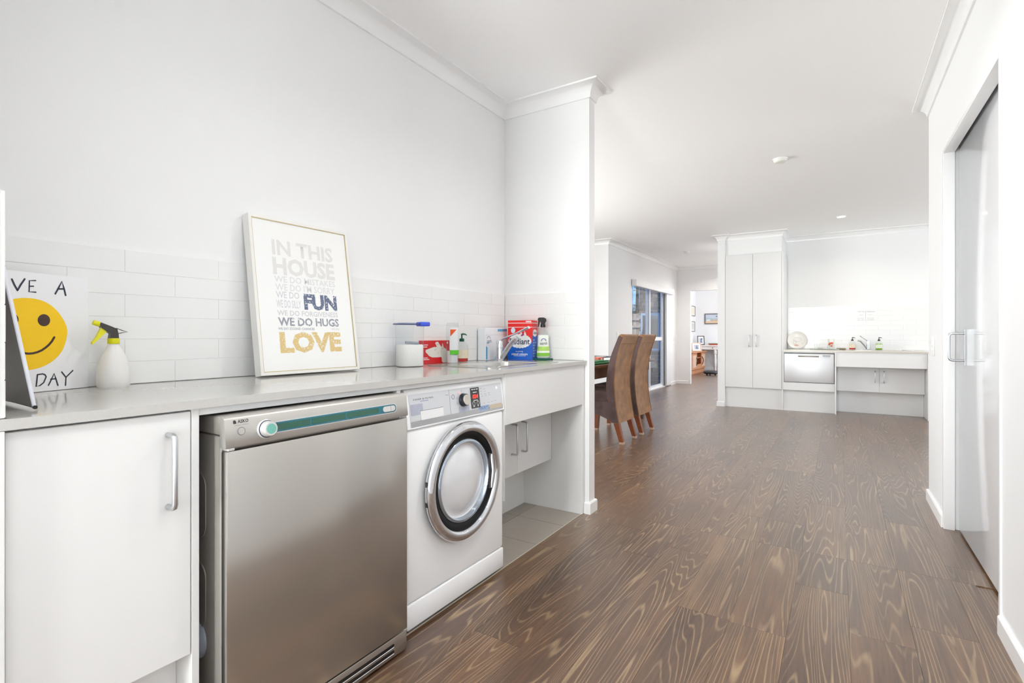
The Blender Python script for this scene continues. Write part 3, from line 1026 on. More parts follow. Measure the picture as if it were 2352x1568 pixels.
for k in range(7):
    t = R(100 + k * 32)
    x, z = 1.606 + .040 * math.cos(t), .779 + .036 * math.sin(t)
    obj('programme_mark', MB().lathe([(.0028, .0001), (.0034, .0005), (.0040, .0001)], 12, WM @ Matrix.Translation((x, wz(z), .0012)), cap=(False, False)), pm('mark_blue', (150, 158, 180), .5), pi_)
obj('indicator', MB().prism(disc_poly(1.586, wz(.809), .005, n=16), .0012, .0016, WM), pm('red_led', (255, 170, 165), .4, emit=(255, 120, 110), estr=.6), pi_)
KM = WM @ Matrix.Translation((1.604, wz(.779), .0012))
kb = obj('selector_knob', MB().lathe([(.026, 0), (.026, .004), (.0245, .006), (.0235, .018), (.0215, .020)], 40, KM, cap=(False, False)), pm('knob_navy', (34, 38, 50), .3), fa)
obj('knob_face', MB().lathe([(.0005, .0200), (.0214, .0200), (.0205, .0212), (.0005, .0212)], 36, KM), pm('spun_metal', (212, 206, 194), .22, metal=1.0), kb)
dp = obj('display', MB().prism(rrect(1.655, 1.713, wz(.7385), wz(.8205), .001), .0012, .0030, WM), gloss_black, fa)
letter('024', (1.6655, 1.7025, wz(.777), wz(.793)), WM, pm('led_digits', (255, 60, 50), .4, emit=(255, 40, 30), estr=2.2), dp, bold=.02, depth=.0033, shear=.1)
wi = pm('display_print', (225, 225, 225), .5)
for x, z, w, hgt in ((1.661, .812, .012, .003), (1.677, .812, .012, .003), (1.693, .812, .012, .003), (1.670, .800, .026, .0032), (1.670, .768, .028, .0028), (1.664, .744, .012, .0026), (1.692, .744, .012, .0026)):
    obj('display_mark', MB().prism(rrect(x, x + w, wz(z), wz(z + hgt), .0006), .0030, .0033, WM), wi, dp)
for x in (1.6705, 1.6985):
    obj('touch_ring', MB().lathe([(.0072, .0001), (.0082, .0006), (.0092, .0001)], 22, WM @ Matrix.Translation((x, wz(.757), .0031)), cap=(False, False)), wi, dp)
for k, (x, z) in enumerate(((1.722, .812), (1.745, .808), (1.722, .800), (1.748, .798), (1.722, .789), (1.750, .788), (1.776, .789), (1.726, .780), (1.752, .780), (1.778, .781), (1.738, .750), (1.766, .750), (1.794, .751), (1.820, .753))):
    obj('option_mark', MB().prism(rrect(x, x + .014, wz(z), wz(z + .0022), .0006), .0012, .0015, WM), pm('mark_grey', (176, 178, 184), .5), pi_)
obj('start_light', MB().prism(disc_poly(1.842, wz(.807), .0045, n=18), .0012, .0018, WM), pm('start_led', (255, 255, 255), .3, emit=(255, 255, 255), estr=1.5), pi_)
DMx = Matrix.Translation((1.588, 1.252, .470)) @ Matrix.Rotation(R(90), 4, 'X')      # local z -> world -y
wd = obj('porthole_ring', MB().lathe([(.206, -.002), (.222, .012), (.2285, .022), (.2285, .028), (.222, .036), (.206, .041), (.195, .039), (.1895, .034), (.1885, .026)], 72, DMx, cap=(False, False)), chrome_m, wsh, smooth=50)
obj('bezel', MB().lathe([(.1893, .028), (.187, .0285), (.161, .022), (.158, .018)], 72, DMx, cap=(False, False)), pm('bezel_black', (12, 12, 14), .45, spec=.25), wd, smooth=60)
obj('inner_ring', MB().lathe([(.1605, .021), (.157, .026), (.150, .026), (.146, .016), (.143, .004)], 72, DMx, cap=(False, False)), pm('door_inner', (176, 186, 198), .12, metal=.8), wd, smooth=60)
wg = pm('porthole_bowl', (226, 228, 231), .09, metal=.15, coat=1.0)
obj('porthole_glass', MB().lathe([(.1465, .010), (.140, .004), (.120, .012), (.09, .020), (.05, .025), (.0005, .027)], 64, DMx, cap=(False, True)), wg, wd, smooth=70)
hm_ = MB().tube([(1.7595, 1.226, .400), (1.7625, 1.219, .47), (1.7595, 1.226, .540)], [.007, .008, .007], 8)
obj('door_handle', hm_, satin_m, wd)
obj('handle_recess', MB().box(1.742, 1.757, 1.224, 1.232, .398, .545, bev=.003, seg=1), pm('dark_grip', (60, 58, 60), .3), wd)
for z in (.435, .505):
    obj('hinge_slot', MB().box(1.3612, 1.368, 1.2225, 1.2345, z - .010, z + .010, bev=.002, seg=1), gloss_black, wd)

# ================================================================== THINGS ON THE LAUNDRY BENCH
# ---- framed word picture leaning on the tiles
Yb, Yt, X0, X1, PH = 1.688, 1.772, 1.030, 1.463, .584
lean = math.atan((Yt - Yb) / (PH - .0))
un = Vector((0, math.sin(lean), math.cos(lean)))
nn = Vector((0, -math.cos(lean), math.sin(lean)))
pf = thing('framed_sign', 'white framed word picture reading IN THIS HOUSE, leaning on the tiles', 'picture', ((X0 + X1) / 2, Yb + .03, BT))
PMt = frame_M((X0, Yb + .001, BT + .001), (1, 0, 0), nn)
PMt = Matrix.Translation((0, 0, .0056)) @ PMt
fm_ = pm('frame_white', (232, 230, 226), .45)
wP, fw, dep = X1 - X0, .011, -.036
b = MB()
for q in ((0, fw, 0, PH), (wP - fw, wP, 0, PH), (fw, wP - fw, 0, fw), (fw, wP - fw, PH - fw, PH)):
    b.box(q[0], q[1], q[2], q[3], dep, 0, M=PMt)
fo = obj('frame', b, fm_, pf, smooth=0)
gold = pm('gold_edge', (196, 180, 130), .4, metal=.4)
g0 = fw + .0002
b = MB()
for q in ((g0, g0 + .0022, g0, PH - g0), (wP - g0 - .0022, wP - g0, g0, PH - g0), (g0, wP - g0, g0, g0 + .0022), (g0, wP - g0, PH - g0 - .0022, PH - g0)):
    b.box(q[0], q[1], q[2], q[3], -.012, -.0015, M=PMt)
obj('gold_liner', b, gold, fo, smooth=0)
cx0, cx1, cy0, cy1 = fw + .0024, wP - fw - .0024, fw + .0024, PH - fw - .0024
cv = obj('canvas', MB().box(cx0, cx1, cy0, cy1, -.03, -.004, M=PMt), pm('canvas_white', (240, 240, 239), .6, bump=.03, bscale=500), pf, smooth=0)


def worn(name, col, paper=(238, 238, 237), amt=.42):
    """printed ink with worn flecks of bare canvas"""
    m = pm(name, col, .6)
    n, l = m.node_tree.nodes, m.node_tree.links
    tc = n.new('ShaderNodeTexCoord')
    no = n.new('ShaderNodeTexNoise')
    no.inputs['Scale'].default_value = 150
    no.inputs['Detail'].default_value = 4
    l.new(tc.outputs['Object'], no.inputs['Vector'])
    r_ = n.new('ShaderNodeValToRGB')
    r_.color_ramp.elements[0].position = amt - .06
    r_.color_ramp.elements[0].color = (*lin(paper), 1)
    r_.color_ramp.elements[1].position = amt
    r_.color_ramp.elements[1].color = (*lin(col), 1)
    l.new(no.outputs['Fac'], r_.inputs[0])
    l.new(r_.outputs[0], n['Principled BSDF'].inputs['Base Color'])
    return m


i1 = worn('print_pale', (222, 221, 219), amt=.36)
i2 = worn('print_pale_grey', (217, 218, 219), amt=.36)
i3 = worn('print_mid_grey', (206, 206, 210), amt=.36)
i4 = worn('print_slate', (150, 153, 163), amt=.40)
i5 = worn('print_navy', (98, 108, 134), amt=.42)
i6 = worn('print_gold', (216, 190, 132), amt=.41)
cu = lambda u: cx0 + u * (cx1 - cx0)
cvv = lambda v: cy0 + v * (cy1 - cy0)
for s_, u0, u1, v0, v1, m_, bo in (("IN THIS", .172, .831, .771, .879, i1, .03), ("HOUSE", .166, .836, .638, .760, i1, .04),
                                   ("WE DO MISTAKES", .171, .829, .588, .631, i2, .01), ("WE DO I'M SORRY", .175, .816, .533, .580, i2, .01),
                                   ("WE DO", .174, .409, .482, .527, i3, .01), ("FUN", .454, .829, .409, .522, i5, .05),
                                   ("WE DO SILLY", .172, .420, .417, .470, i3, .005), ("WE DO FORGIVENESS", .171, .828, .364, .400, i3, .015),
                                   ("WE DO HUGS", .172, .832, .295, .353, i4, .03), ("WE DO SECOND CHANCES", .167, .544, .269, .285, i4, .01),
                                   ("WE DO", .733, .832, .270, .285, i3, .01), ("LOVE", .172, .838, .113, .257, i6, .05)):
    letter(s_, (cu(u0), cu(u1), cvv(v0), cvv(v1)), PMt, m_, cv, bold=bo, depth=-.0036)

# ---- smiley board
SBo = Vector((.578, 1.7935, BT))
a20 = R(20)
sd = Vector((-math.cos(a20), -math.sin(a20), 0))
BW = .292
org = SBo + sd * BW
nrm = Vector((math.sin(a20), -math.cos(a20), 0))
sm = thing('smiley_board', 'white canvas board with a painted yellow smiley face and HAVE A DAY lettering', 'painting', tuple(SBo + sd * BW / 2))
SM = frame_M(tuple(org), tuple(-sd), tuple(nrm))
bd = obj('canvas', MB().box(0, BW, .0012, .309, -.018, 0, M=SM), pm('board_white', (240, 240, 242), .55, bump=.05, bscale=300), sm, smooth=0)
su = lambda u: BW - u
sv = lambda z: z - BT
face = MB()
pts = [(su(.150) + .0928 * math.cos(t_) * (1 + .008 * math.sin(5 * t_ + 1) + .006 * math.sin(9 * t_)), sv(1.0385) + .0918 * math.sin(t_) * (1 + .006 * math.sin(7 * t_))) for t_ in [2 * PI * i / 64 for i in range(64)]]
face._add([(x, y, .0005) for x, y in pts], [tuple(range(64))], SM)
fo_ = obj('smiley_face', face, pm('yellow_paint', (250, 202, 0), .5, var=.04, vscale=40), bd, smooth=0)
brown = pm('brown_paint', (66, 42, 34), .5, var=.15, vscale=120)
for u in (.1140, .1860):
    e = MB()
    e._add([(su(u) + x, sv(1.0742) + y, .0009) for x, y in disc_poly(0, 0, .0147, .0158, 28)], [tuple(range(28))], SM)
    obj('eye', e, brown, fo_, smooth=0)
mo = stroke([(su(u), sv(z)) for u, z in ((.0894, 1.0294), (.0950, 1.0190), (.1020, 1.0100), (.1099, 1.0027), (.1197, .9955), (.1297, .991), (.140, .9885), (.1491, .988), (.158, .9892), (.1658, .9921), (.176, .9975), (.187, 1.0065), (.197, 1.018), (.205, 1.031))], .0056, SM, d=.0009)
obj('mouth', mo, brown, fo_, smooth=0)
paint = pm('blue_black_paint', (48, 54, 68), .5, var=.2, vscale=90)


def paint_letter(strokes, w=.0034):
    m_ = MB()
    for st in strokes:
        stroke([(su(u), sv(z)) for u, z in st], w, SM, m_, .0006)
    obj('painted_letter', m_, paint, bd, smooth=0)


paint_letter([[(.226, 1.175), (.2255, 1.145)], [(.211, 1.175), (.2105, 1.145)], [(.226, 1.160), (.211, 1.160)]])
paint_letter([[(.2055, 1.1445), (.1975, 1.176), (.1917, 1.1457)], [(.2020, 1.157), (.1945, 1.157)]])
paint_letter([[(.1857, 1.1739), (.1800, 1.160), (.1736, 1.1473)], [(.1736, 1.1473), (.166, 1.163), (.1579, 1.1773)]], .0042)
paint_letter([[(.1336, 1.1758), (.1474, 1.1743), (.148, 1.1458), (.133, 1.1459)], [(.1384, 1.1607), (.1474, 1.1599)]])
paint_letter([[(.0866, 1.1454), (.0790, 1.161), (.0702, 1.1798), (.065, 1.162), (.0607, 1.1433)], [(.0796, 1.1591), (.0659, 1.1603)]], .0044)
paint_letter([[(.1290, .9330), (.1319, .902), (.1230, .9045), (.1143, .9114), (.1087, .9258), (.1110, .931), (.1166, .9340), (.1290, .9330)]])
paint_letter([[(.1031, .9029), (.0965, .917), (.0894, .9331), (.085, .918), (.0801, .9007)], [(.0974, .9186), (.0848, .9188)]])
paint_letter([[(.0707, .936), (.0599, .9206)], [(.0422, .9379), (.0599, .9206), (.0611, .8989)]])

# ---- silver tray on the far left
ty = thing('metal_tray', 'silver metal tray leaning against the stub wall at the left end of the bench', 'tray', (.34, 1.45, BT))
tb, tt = Vector((.347, 0, BT + .004)), Vector((.2885, 0, 1.245))
tu = (tt - tb).normalized()
tn = Vector((-tu.z, 0, tu.x))
TMx = Matrix(((0, tu.x, tn.x, tb.x), (1, 0, 0, 0), (0, tu.z, tn.z, tb.z), (0, 0, 0, 1)))
Lh = (tt - tb).length
tray_m = pm('tray_metal', (196, 192, 188), .3, metal=.7)
obj('tray_panel', MB().box(1.348, 1.62, .003, Lh, -.0008, .0008, M=TMx), tray_m, ty, smooth=0)
rm = pm('tray_rim', (226, 228, 236), .3, metal=.3)
obj('rim', MB().tube([(1.345, .002, 0), (1.345, Lh, 0), (1.622, Lh, 0), (1.622, .002, 0)], .0035, 10, closed=True, M=TMx), rm, ty)
obj('rim_cap', MB().cyl((1.340, .0015, 0), (1.3445, .0015, 0), .0038, n=10, M=TMx), black_m, ty)

# ---- white trigger spray bottle
sp = thing('spray_bottle', 'white spray bottle with a black and yellow trigger head, beside the smiley board', 'spray bottle', (.618, 1.738, BT))
mist = pm('frosted_plastic', (232, 231, 228), .35, spec=.4)
obj('bottle', MB().lathe([(.0005, 0), (.034, 0), (.0375, .006), (.0385, .03), (.036, .06), (.0285, .088), (.0185, .108), (.0145, .118), (.0130, .124)], 36, cap=(True, True), sx=1.04, sy=.85), mist, sp, world=False)
ylw = pm('acid_yellow', (226, 222, 14), .35)
obj('collar', MB().lathe([(.0135, .1235), (.0143, .125), (.0140, .139), (.0125, .1395), (.0005, .1395)], 28, cap=(False, True)), ylw, sp, world=False)
b = MB()
side_v = Matrix(((1, 0, 0, 0), (0, 0, 1, 0), (0, 1, 0, 0), (0, 0, 0, 1)))      # local xy -> world xz, depth -> y
b.prism([(-.011, .139), (.010, .139), (.009, .152), (.006, .166), (-.010, .174), (-.032, .1835), (-.0345, .178), (-.030, .168), (-.016, .158), (-.009, .152)], -.009, .009, side_v)
hd = obj('head', b, pm('dark_plastic', (58, 54, 52), .32), sp, world=False)
obj('nozzle', MB().cyl((-.0325, 0, .1785), (-.0475, 0, .1835), .0075, .0068, n=14), ylw, hd, world=False)
obj('trigger', MB().prism([(-.030, .170), (-.018, .158), (-.028, .146), (-.041, .132), (-.0505, .122), (-.051, .128), (-.042, .142), (-.035, .158)], -.006, .006, side_v), ylw, hd, world=False)
obj('clip', MB().tube([(.006, 0, .168), (.020, 0, .162), (.034, 0, .157), (.020, 0, .155), (.008, 0, .152)], .0012, 6), pm('clip_dark', (70, 66, 64), .3), hd, world=False)

# ---- clear canister with blue clip and white powder
ct = thing('storage_canister', 'clear plastic canister half full of white powder with a blue clip lid', 'canister', (1.782, 1.712, BT), R(-24))
cr = lambda s, z, r=.036: [(x * s, y * s, z) for x, y in rrect(-.062, .062, -.05, .05, r)]
obj('container', MB().rings([cr(.94, .0008), cr(1.0, .006), cr(1.0, .10), cr(1.02, .195), cr(1.04, .197)], cap=(True, False)), glass_mat('canister_plastic', (251, 252, 252), .03, .15), ct, world=False)
obj('powder', MB().rings([cr(.93, .003), cr(.975, .008), cr(.975, .098), cr(.93, .104), cr(.5, .097)]), pm('white_powder', (238, 237, 234), .8, bump=.1, bscale=80), ct, world=False)
obj('scoop', MB().box(-.046, .02, -.0485, -.030, .1045, .118, bev=.004, M=Matrix.Rotation(R(4), 4, 'Y')), pm('grey_speckle', (150, 158, 168), .5, var=.35, vscale=160), ct, world=False)
ld = obj('lid', MB().rings([cr(1.10, .196, .026), cr(1.12, .198, .026), cr(1.12, .203, .026), cr(1.06, .206, .026)]), glass_mat('lid_plastic', (226, 231, 242), .05, .1), ct, world=False)
obj('lid_rim', MB().tube([(x * 1.125, y * 1.125, .200) for x, y in rrect(-.062, .062, -.05, .05, .024)], .0016, 6, closed=True), pm('rim_navy', (52, 66, 120), .4), ld, world=False)
obj('clip', MB().box(.028, .078, -.064, -.005, .190, .2105, bev=.006, seg=3), pm('clip_blue', (54, 84, 206), .35), ld, world=False)

# ---- red glove box
gb = thing('glove_box', 'red carton with a picture of white gloved hands, behind the sink', 'box', (2.05, 1.785, BT))
GX0, GX1, GY, GZ = 1.936, 2.150, 1.772, 1.0075
obj('carton', MB().box(GX0, GX1, GY, GY + .026, BT + .0005, GZ, bev=.001, seg=1), pm('carton_red', (206, 18, 26), .35, var=.06), gb)
GM = frame_M((GX0, GY, BT), (1, 0, 0), (0, -1, 0))
gl = [((x - 130) / 805 * .214, (1340 - y) / 675 * .1195) for x, y in ((215, 930), (330, 890), (450, 850), (545, 848), (500, 765), (490, 735), (522, 700), (575, 697), (610, 760), (660, 830), (690, 862), (700, 765), (715, 740), (730, 800), (745, 870), (820, 920), (858, 1010), (870, 1100), (900, 1170), (906, 1260), (928, 1320), (820, 1326), (720, 1322), (690, 1280), (690, 1200), (670, 1152), (560, 1158), (400, 1150), (320, 1110), (260, 1040), (215, 990))]
gcr = MB()
for st in ([(668, 908), (745, 900)], [(460, 940), (530, 925)], [(530, 760), (560, 800), (590, 770)], [(600, 1000), (580, 1040)], [(650, 960), (670, 1000)]):
    stroke([((x - 130) / 805 * .214, (1340 - y) / 675 * .1195) for x, y in st], .0018, GM, gcr, .0011)
obj('glove_crease', gcr, grey_ink, gb, smooth=0)
obj('glove_picture', MB().prism(gl, .0002, .0008, GM), pm('glove_white', (226, 222, 212), .6, var=.06, vscale=50), gb)
for k, (x, y, w) in enumerate(((.004, .096, .036), (.004, .086, .030), (.004, .030, .034), (.004, .022, .046))):
    obj('print_line', MB().prism(rrect(x, x + w, y, y + .004, .001), .0002, .0008, GM), pm('print_white', (240, 230, 226), .6), gb)
obj('seal_mark', MB().prism(disc_poly(.194, .108, .006, n=18), .0002, .0008, GM), MATS['print_white'], gb)

# ---- clear tube dispenser
tb_ = thing('tube_dispenser', 'tall clear tube bottle with green band and orange triangle label, beside the red carton', 'bottle', (2.112, 1.722, BT))
obj('tube', MB().lathe([(.0005, .001), (.030, .001), (.0325, .004), (.0325, .196), (.030, .200), (.030, .212), (.0005, .213)], 36), glass_mat('tube_plastic', (250, 251, 251), .03, .08), tb_, world=False)
obj('liquid', MB().lathe([(.0005, .004), (.029, .004), (.029, .066), (.0005, .066)], 32), pm('pale_gel', (224, 224, 224), .2, spec=.6), tb_, world=False)
lab = lambda z0, z1, a0, a1, r, m_, nm, par: obj(nm, MB()._add([(r * math.cos(R(a0 + (a1 - a0) * k / 14)), r * math.sin(R(a0 + (a1 - a0) * k / 14)), z) for z in (z0, z1) for k in range(15)], [(k, k + 1, 16 + k, 15 + k) for k in range(14)]), m_, par, world=False)
lb_ = lab(.050, .188, -165, -30, .0329, pm('label_white', (234, 235, 236), .45), 'label', tb_)
lab(.047, .070, -165, -30, .0333, pm('label_green', (88, 200, 40), .4), 'green_band', tb_)
tri = MB()
r_ = .0334
P = [(a, z) for a, z in ((-160, .178), (-100, .178), (-160, .142))]
tri._add([(r_ * math.cos(R(P[0][0] + (P[1][0] - P[0][0]) * k / 8)), r_ * math.sin(R(P[0][0] + (P[1][0] - P[0][0]) * k / 8)), .178) for k in range(9)] + [(r_ * math.cos(R(-160 + 60 * k / 8)), r_ * math.sin(R(-160 + 60 * k / 8)), .142 + .036 * k / 8) for k in range(9)], [(k, k + 1, 10 + k, 9 + k) for k in range(8)])
obj('orange_triangle', tri, pm('label_orange', (226, 84, 20), .45), tb_, world=False)
letter('SA', (-.011, .011, .118, .130), Matrix.Translation((2.112, 1.722, BT)) @ frame_M((.033 * math.cos(R(-55)) * 1.03, .033 * math.sin(R(-55)) * 1.03, 0), (-math.sin(R(-55)), math.cos(R(-55)), 0), (math.cos(R(-55)), math.sin(R(-55)), 0)), pm('label_violet', (140, 140, 170), .5), lb_)


# ---- pump soap bottles
def pump_bottle(name, label, loc, s, body_m, liquid_m, pump_m, lab_m, liq, rotz=0.0):
    t = thing(name, label, 'soap bottle', loc, rotz)
    sh = [(.034, .001), (.038, .008), (.037, .05), (.039, .085), (.034, .102), (.018, .116), (.013, .122)]
    cr = lambda r, z, f=.62: [(r * s * math.copysign(abs(math.cos(a)) ** .7, math.cos(a)), r * s * f * math.copysign(abs(math.sin(a)) ** .7, math.sin(a)), z * s) for a in [2 * PI * i / 28 for i in range(28)]]
    obj('bottle', MB().rings([cr(r, z) for r, z in sh]), body_m, t, world=False)
    inner = [(r - .002, z + (.002 if i == 0 else 0)) for i, (r, z) in enumerate(sh) if z <= liq]
    inner.append((inner[-1][0], liq))
    obj('soap', MB().rings([cr(r, z) for r, z in inner]), liquid_m, t, world=False)
    w_ = MB().rings([cr(.0385, .028, .64), cr(.0385, .075, .64)], cap=(False, False))
    w2 = MB()
    k = [cr(.0388, .022 + .01 * j, .64) for j in range(6)]
    for j in range(5):
        for i in range(15, 27):
            w2._add([k[j][i], k[j][i + 1], k[j + 1][i + 1], k[j + 1][i]], [(0, 1, 2, 3)])
    w_.bm.free()
    obj('label_print', w2, lab_m, t, world=False)
    p = obj('pump', MB().lathe([(.0135 * s, .120 * s), (.0145 * s, .122 * s), (.0145 * s, .136 * s), (.009 * s, .139 * s), (.0045 * s, .141 * s), (.0045 * s, .160 * s), (.0005, .161 * s)], 24, cap=(False, True)), pump_m, t, world=False)
    obj('spout', MB().tube([(-.004 * s, 0, .161 * s), (.006 * s, 0, .164 * s), (.024 * s, 0, .163 * s), (.032 * s, 0, .157 * s)], [.0055 * s, .0055 * s, .004 * s, .003 * s], 8), pump_m, p, world=False)
    return t


clear_b = glass_mat('soap_clear', (250, 251, 250), .03, .05)
pump_bottle('soap_pump', 'green-capped pump soap bottle with orange label, beside the clear tube', (2.243, 1.762, BT), .94, clear_b, pm('soap_red', (196, 34, 24), .2), pm('pump_green', (8, 84, 66), .35), pm('soap_label', (226, 214, 188), .5, var=.2, vscale=60), .045, R(-25))

# ---- white and blue laundry carton behind the tap
lc = thing('powder_carton', 'white and pale blue laundry carton behind the mixer tap', 'box', (2.54, 1.752, BT), R(-3))
obj('carton', MB().box(-.108, .105, -.022, .036, .0008, .190, bev=.002, seg=1), pm('carton_white', (243, 246, 249), .5), lc, world=False)
LM = frame_M((-.108, -.0222, 0), (1, 0, 0), (0, -1, 0))
blu = pm('carton_blue', (96, 178, 220), .45, var=.15, vscale=30)
for poly in ([(.004, .006), (.018, .006), (.018, .075), (.004, .085)], [(.09, .005), (.21, .005), (.21, .055), (.16, .064), (.115, .05)], [(.118, .170), (.210, .172), (.210, .186), (.118, .184)], [(.01, .100), (.034, .100), (.034, .104), (.01, .104)]):
    obj('blue_print', MB().prism(poly, .0002, .0007, LM), blu, lc, world=False)
obj('carton_seam', MB().prism([(.0, .148), (.213, .152), (.213, .1525), (.0, .1486)], .0002, .0006, LM), grey_ink, lc, world=False)
em = MB()
stroke([(.030 + .014 * math.cos(R(t)), .128 + .013 * math.sin(R(t))) for t in range(0, 181, 20)], .003, LM, em, .0008)
obj('arch_logo', em, grey_ink, lc, world=False, smooth=0)
me = text_mesh('earth', (.014, .056, .104, .124), LM, depth=.0008)
me.materials.append(grey_ink)
obj('lettering', me, None, lc, world=False)

# ---- red and blue washing powder box
ang = math.atan2(1.532 - 1.683, 2.62 - 2.587)
ux = Vector((math.cos(ang), math.sin(ang), 0))
nf = Vector((math.sin(ang), -math.cos(ang), 0))       # front normal
rb = thing('detergent_box', 'red and blue washing powder box lettered Radiant, in the corner beyond the tap', 'box', (2.655, 1.61, BT))
RBM = frame_M((2.588, 1.682, BT + .0008), tuple(ux), tuple(nf))
red_m = pm('box_red', (226, 22, 14), .35)
blue_m = pm('box_blue', (4, 92, 196), .35)
white_m = pm('box_white', (240, 240, 240), .4)
bw_, bd_, bh_ = .153, .104, .236
bx_ = obj('carton', MB().box(0, bw_, 0, bh_, -bd_, 0, bev=.001, seg=1, M=RBM), red_m, rb)
SMx = RBM @ Matrix(((0, 0, 1, bw_), (0, 1, 0, 0), (-1, 0, 0, 0), (0, 0, 0, 1)))       # side face: local x goes back, normal = box +x
for nm, poly, d0, d1, mat, Mx in (
        ('blue_print', [(0, 0), (bw_, 0), (bw_, .105), (bw_ * .5, .085), (0, .105)], .0004, .0008, blue_m, RBM),
        ('white_burst', [(bw_ * .5 + x, .112 + y) for x, y in [(.072 * math.cos(t) * (1 + .03 * math.cos(24 * t)), .042 * math.sin(t) * (1 + .05 * math.cos(24 * t))) for t in [2 * PI * i / 72 for i in range(72)]]], .0009, .0012, white_m, RBM),
        ('white_flame', [(bw_ * .52, .146), (bw_ * .62, .150), (bw_ * .80, .138), (bw_ * .74, .160), (bw_ * .70, .172), (bw_ * .68, .158), (bw_ * .60, .152), (bw_ * .56, .168), (bw_ * .53, .176)], .0009, .0012, white_m, RBM),
        ('pink_swirl', [(bw_ * .53, .143), (bw_ * .60, .141), (bw_ * .68, .148), (bw_ * .665, .160), (bw_ * .62, .157), (bw_ * .57, .150)], .0013, .0016, pm('swirl', (170, 40, 120), .4), RBM),
        ('badge', disc_poly(bw_ * .22, .176, .014, .017, 24), .0004, .0009, pm('badge_blue', (206, 224, 236), .4), RBM),
        ('white_line', rrect(0.0005, bw_ - .0005, .218, .2215, .001), .0004, .0008, white_m, RBM),
        ('white_line', rrect(0.0005, bw_ - .0005, .1935, .1965, .001), .0004, .0008, white_m, RBM),
        ('blue_print', [(.0005, .0005), (bd_ - .0005, .0005), (bd_ - .0005, .145), (.0005, .145)], .0004, .0008, blue_m, SMx),
        ('white_burst', disc_poly(bd_ * .5, .160, .040, .022, 32), .0009, .0012, white_m, SMx),
        ('white_line', rrect(0.0005, bd_ - .0005, .218, .2215, .001), .0004, .0008, white_m, SMx),
        ('white_line', rrect(0.0005, bd_ - .0005, .1935, .1965, .001), .0004, .0008, white_m, SMx)):
    obj(nm, MB().prism(poly, d0, d1, Mx), mat, bx_)
for k in range(7):
    obj('print_block', MB().prism(rrect(.014, .05 + (k % 3) * .014, .018 + k * .016, .027 + k * .016, .001), .0009, .0012, SMx), pm('print_pale_blue', (150, 180, 224), .5), bx_)
navy = pm('box_navy', (20, 26, 66), .4)
letter('Radiant', (.012, bw_ - .014, .092, .128), RBM, navy, bx_, bold=.012, depth=.0016)
letter('Radiant', (.022, bd_ - .016, .153, .171), SMx, navy, bx_, bold=.012, depth=.0016)
letter('ALL-IN-ONE', (bw_ * .32, bw_ * .63, .0475, .0535), RBM, white_m, bx_, bold=.02, depth=.0012)
letter('mixed colours', (bw_ * .16, bw_ * .82, .028, .0425), RBM, white_m, bx_, bold=.02, depth=.0012)
obj('print_line', MB().prism(rrect(bw_ * .24, bw_ * .74, .0225, .0245, .0006), .0009, .0012, RBM), white_m, bx_)
obj('seal_mark', MB().prism(rrect(bw_ * .74, bw_ * .97, .2255, .2315, .0028), .0004, .0008, RBM), white_m, bx_)

# ---- green scourer and clear earth spray
sg = tag(obj('scouring_pad', MB().box(2.628, 2.733, 1.452, 1.530, BT + .0005, BT + .009, bev=.002, M=None), pm('scourer_green', (14, 96, 78), .9, var=.2, vscale=120, bump=.4, bscale=300)), 'flat dark green scouring pad under the clear spray bottle', 'scourer')
es = thing('cleaner_spray', 'clear trigger spray bottle with green leafy label, beside the red and blue box', 'spray bottle', (2.682, 1.493, BT + .0093), R(-52))
ob = lambda r, z, f=.62: [(r * math.cos(a), r * f * math.sin(a), z) for a in [2 * PI * i / 32 for i in range(32)]]
prof = [(.034, 0), (.039, .005), (.040, .03), (.036, .065), (.033, .095), (.034, .125), (.030, .155), (.019, .175), (.0135, .184), (.0125, .190)]
obj('bottle', MB().rings([ob(r, z) for r, z in prof]), glass_mat('spray_clear', (249, 251, 249), .03, .06), es, world=False)
obj('cleaner', MB().rings([ob(r - .002, z + .002) for r, z in prof[:6]]), pm('cleaner_fluid', (226, 230, 226), .25), es, world=False)


def wrap(nm, z0, z1, mat, grow, a0=200, a1=345, n=6):
    m_ = MB()
    rows = []
    for k in range(n + 1):
        z = z0 + (z1 - z0) * k / n
        for (r0, za), (r1, zb) in zip(prof, prof[1:]):
            if za <= z <= zb + 1e-9:
                r = r0 + (r1 - r0) * (z - za) / max(1e-6, zb - za)
                break
        rows.append([((r + grow) * math.cos(R(t)), (r * .62 + grow) * math.sin(R(t)), z) for t in [a0 + (a1 - a0) * i / 14 for i in range(15)]])
    for k in range(n):
        for i in range(14):
            m_._add([rows[k][i], rows[k][i + 1], rows[k + 1][i + 1], rows[k + 1][i]], [(0, 1, 2, 3)])
    return obj(nm, m_, mat, es, world=False)


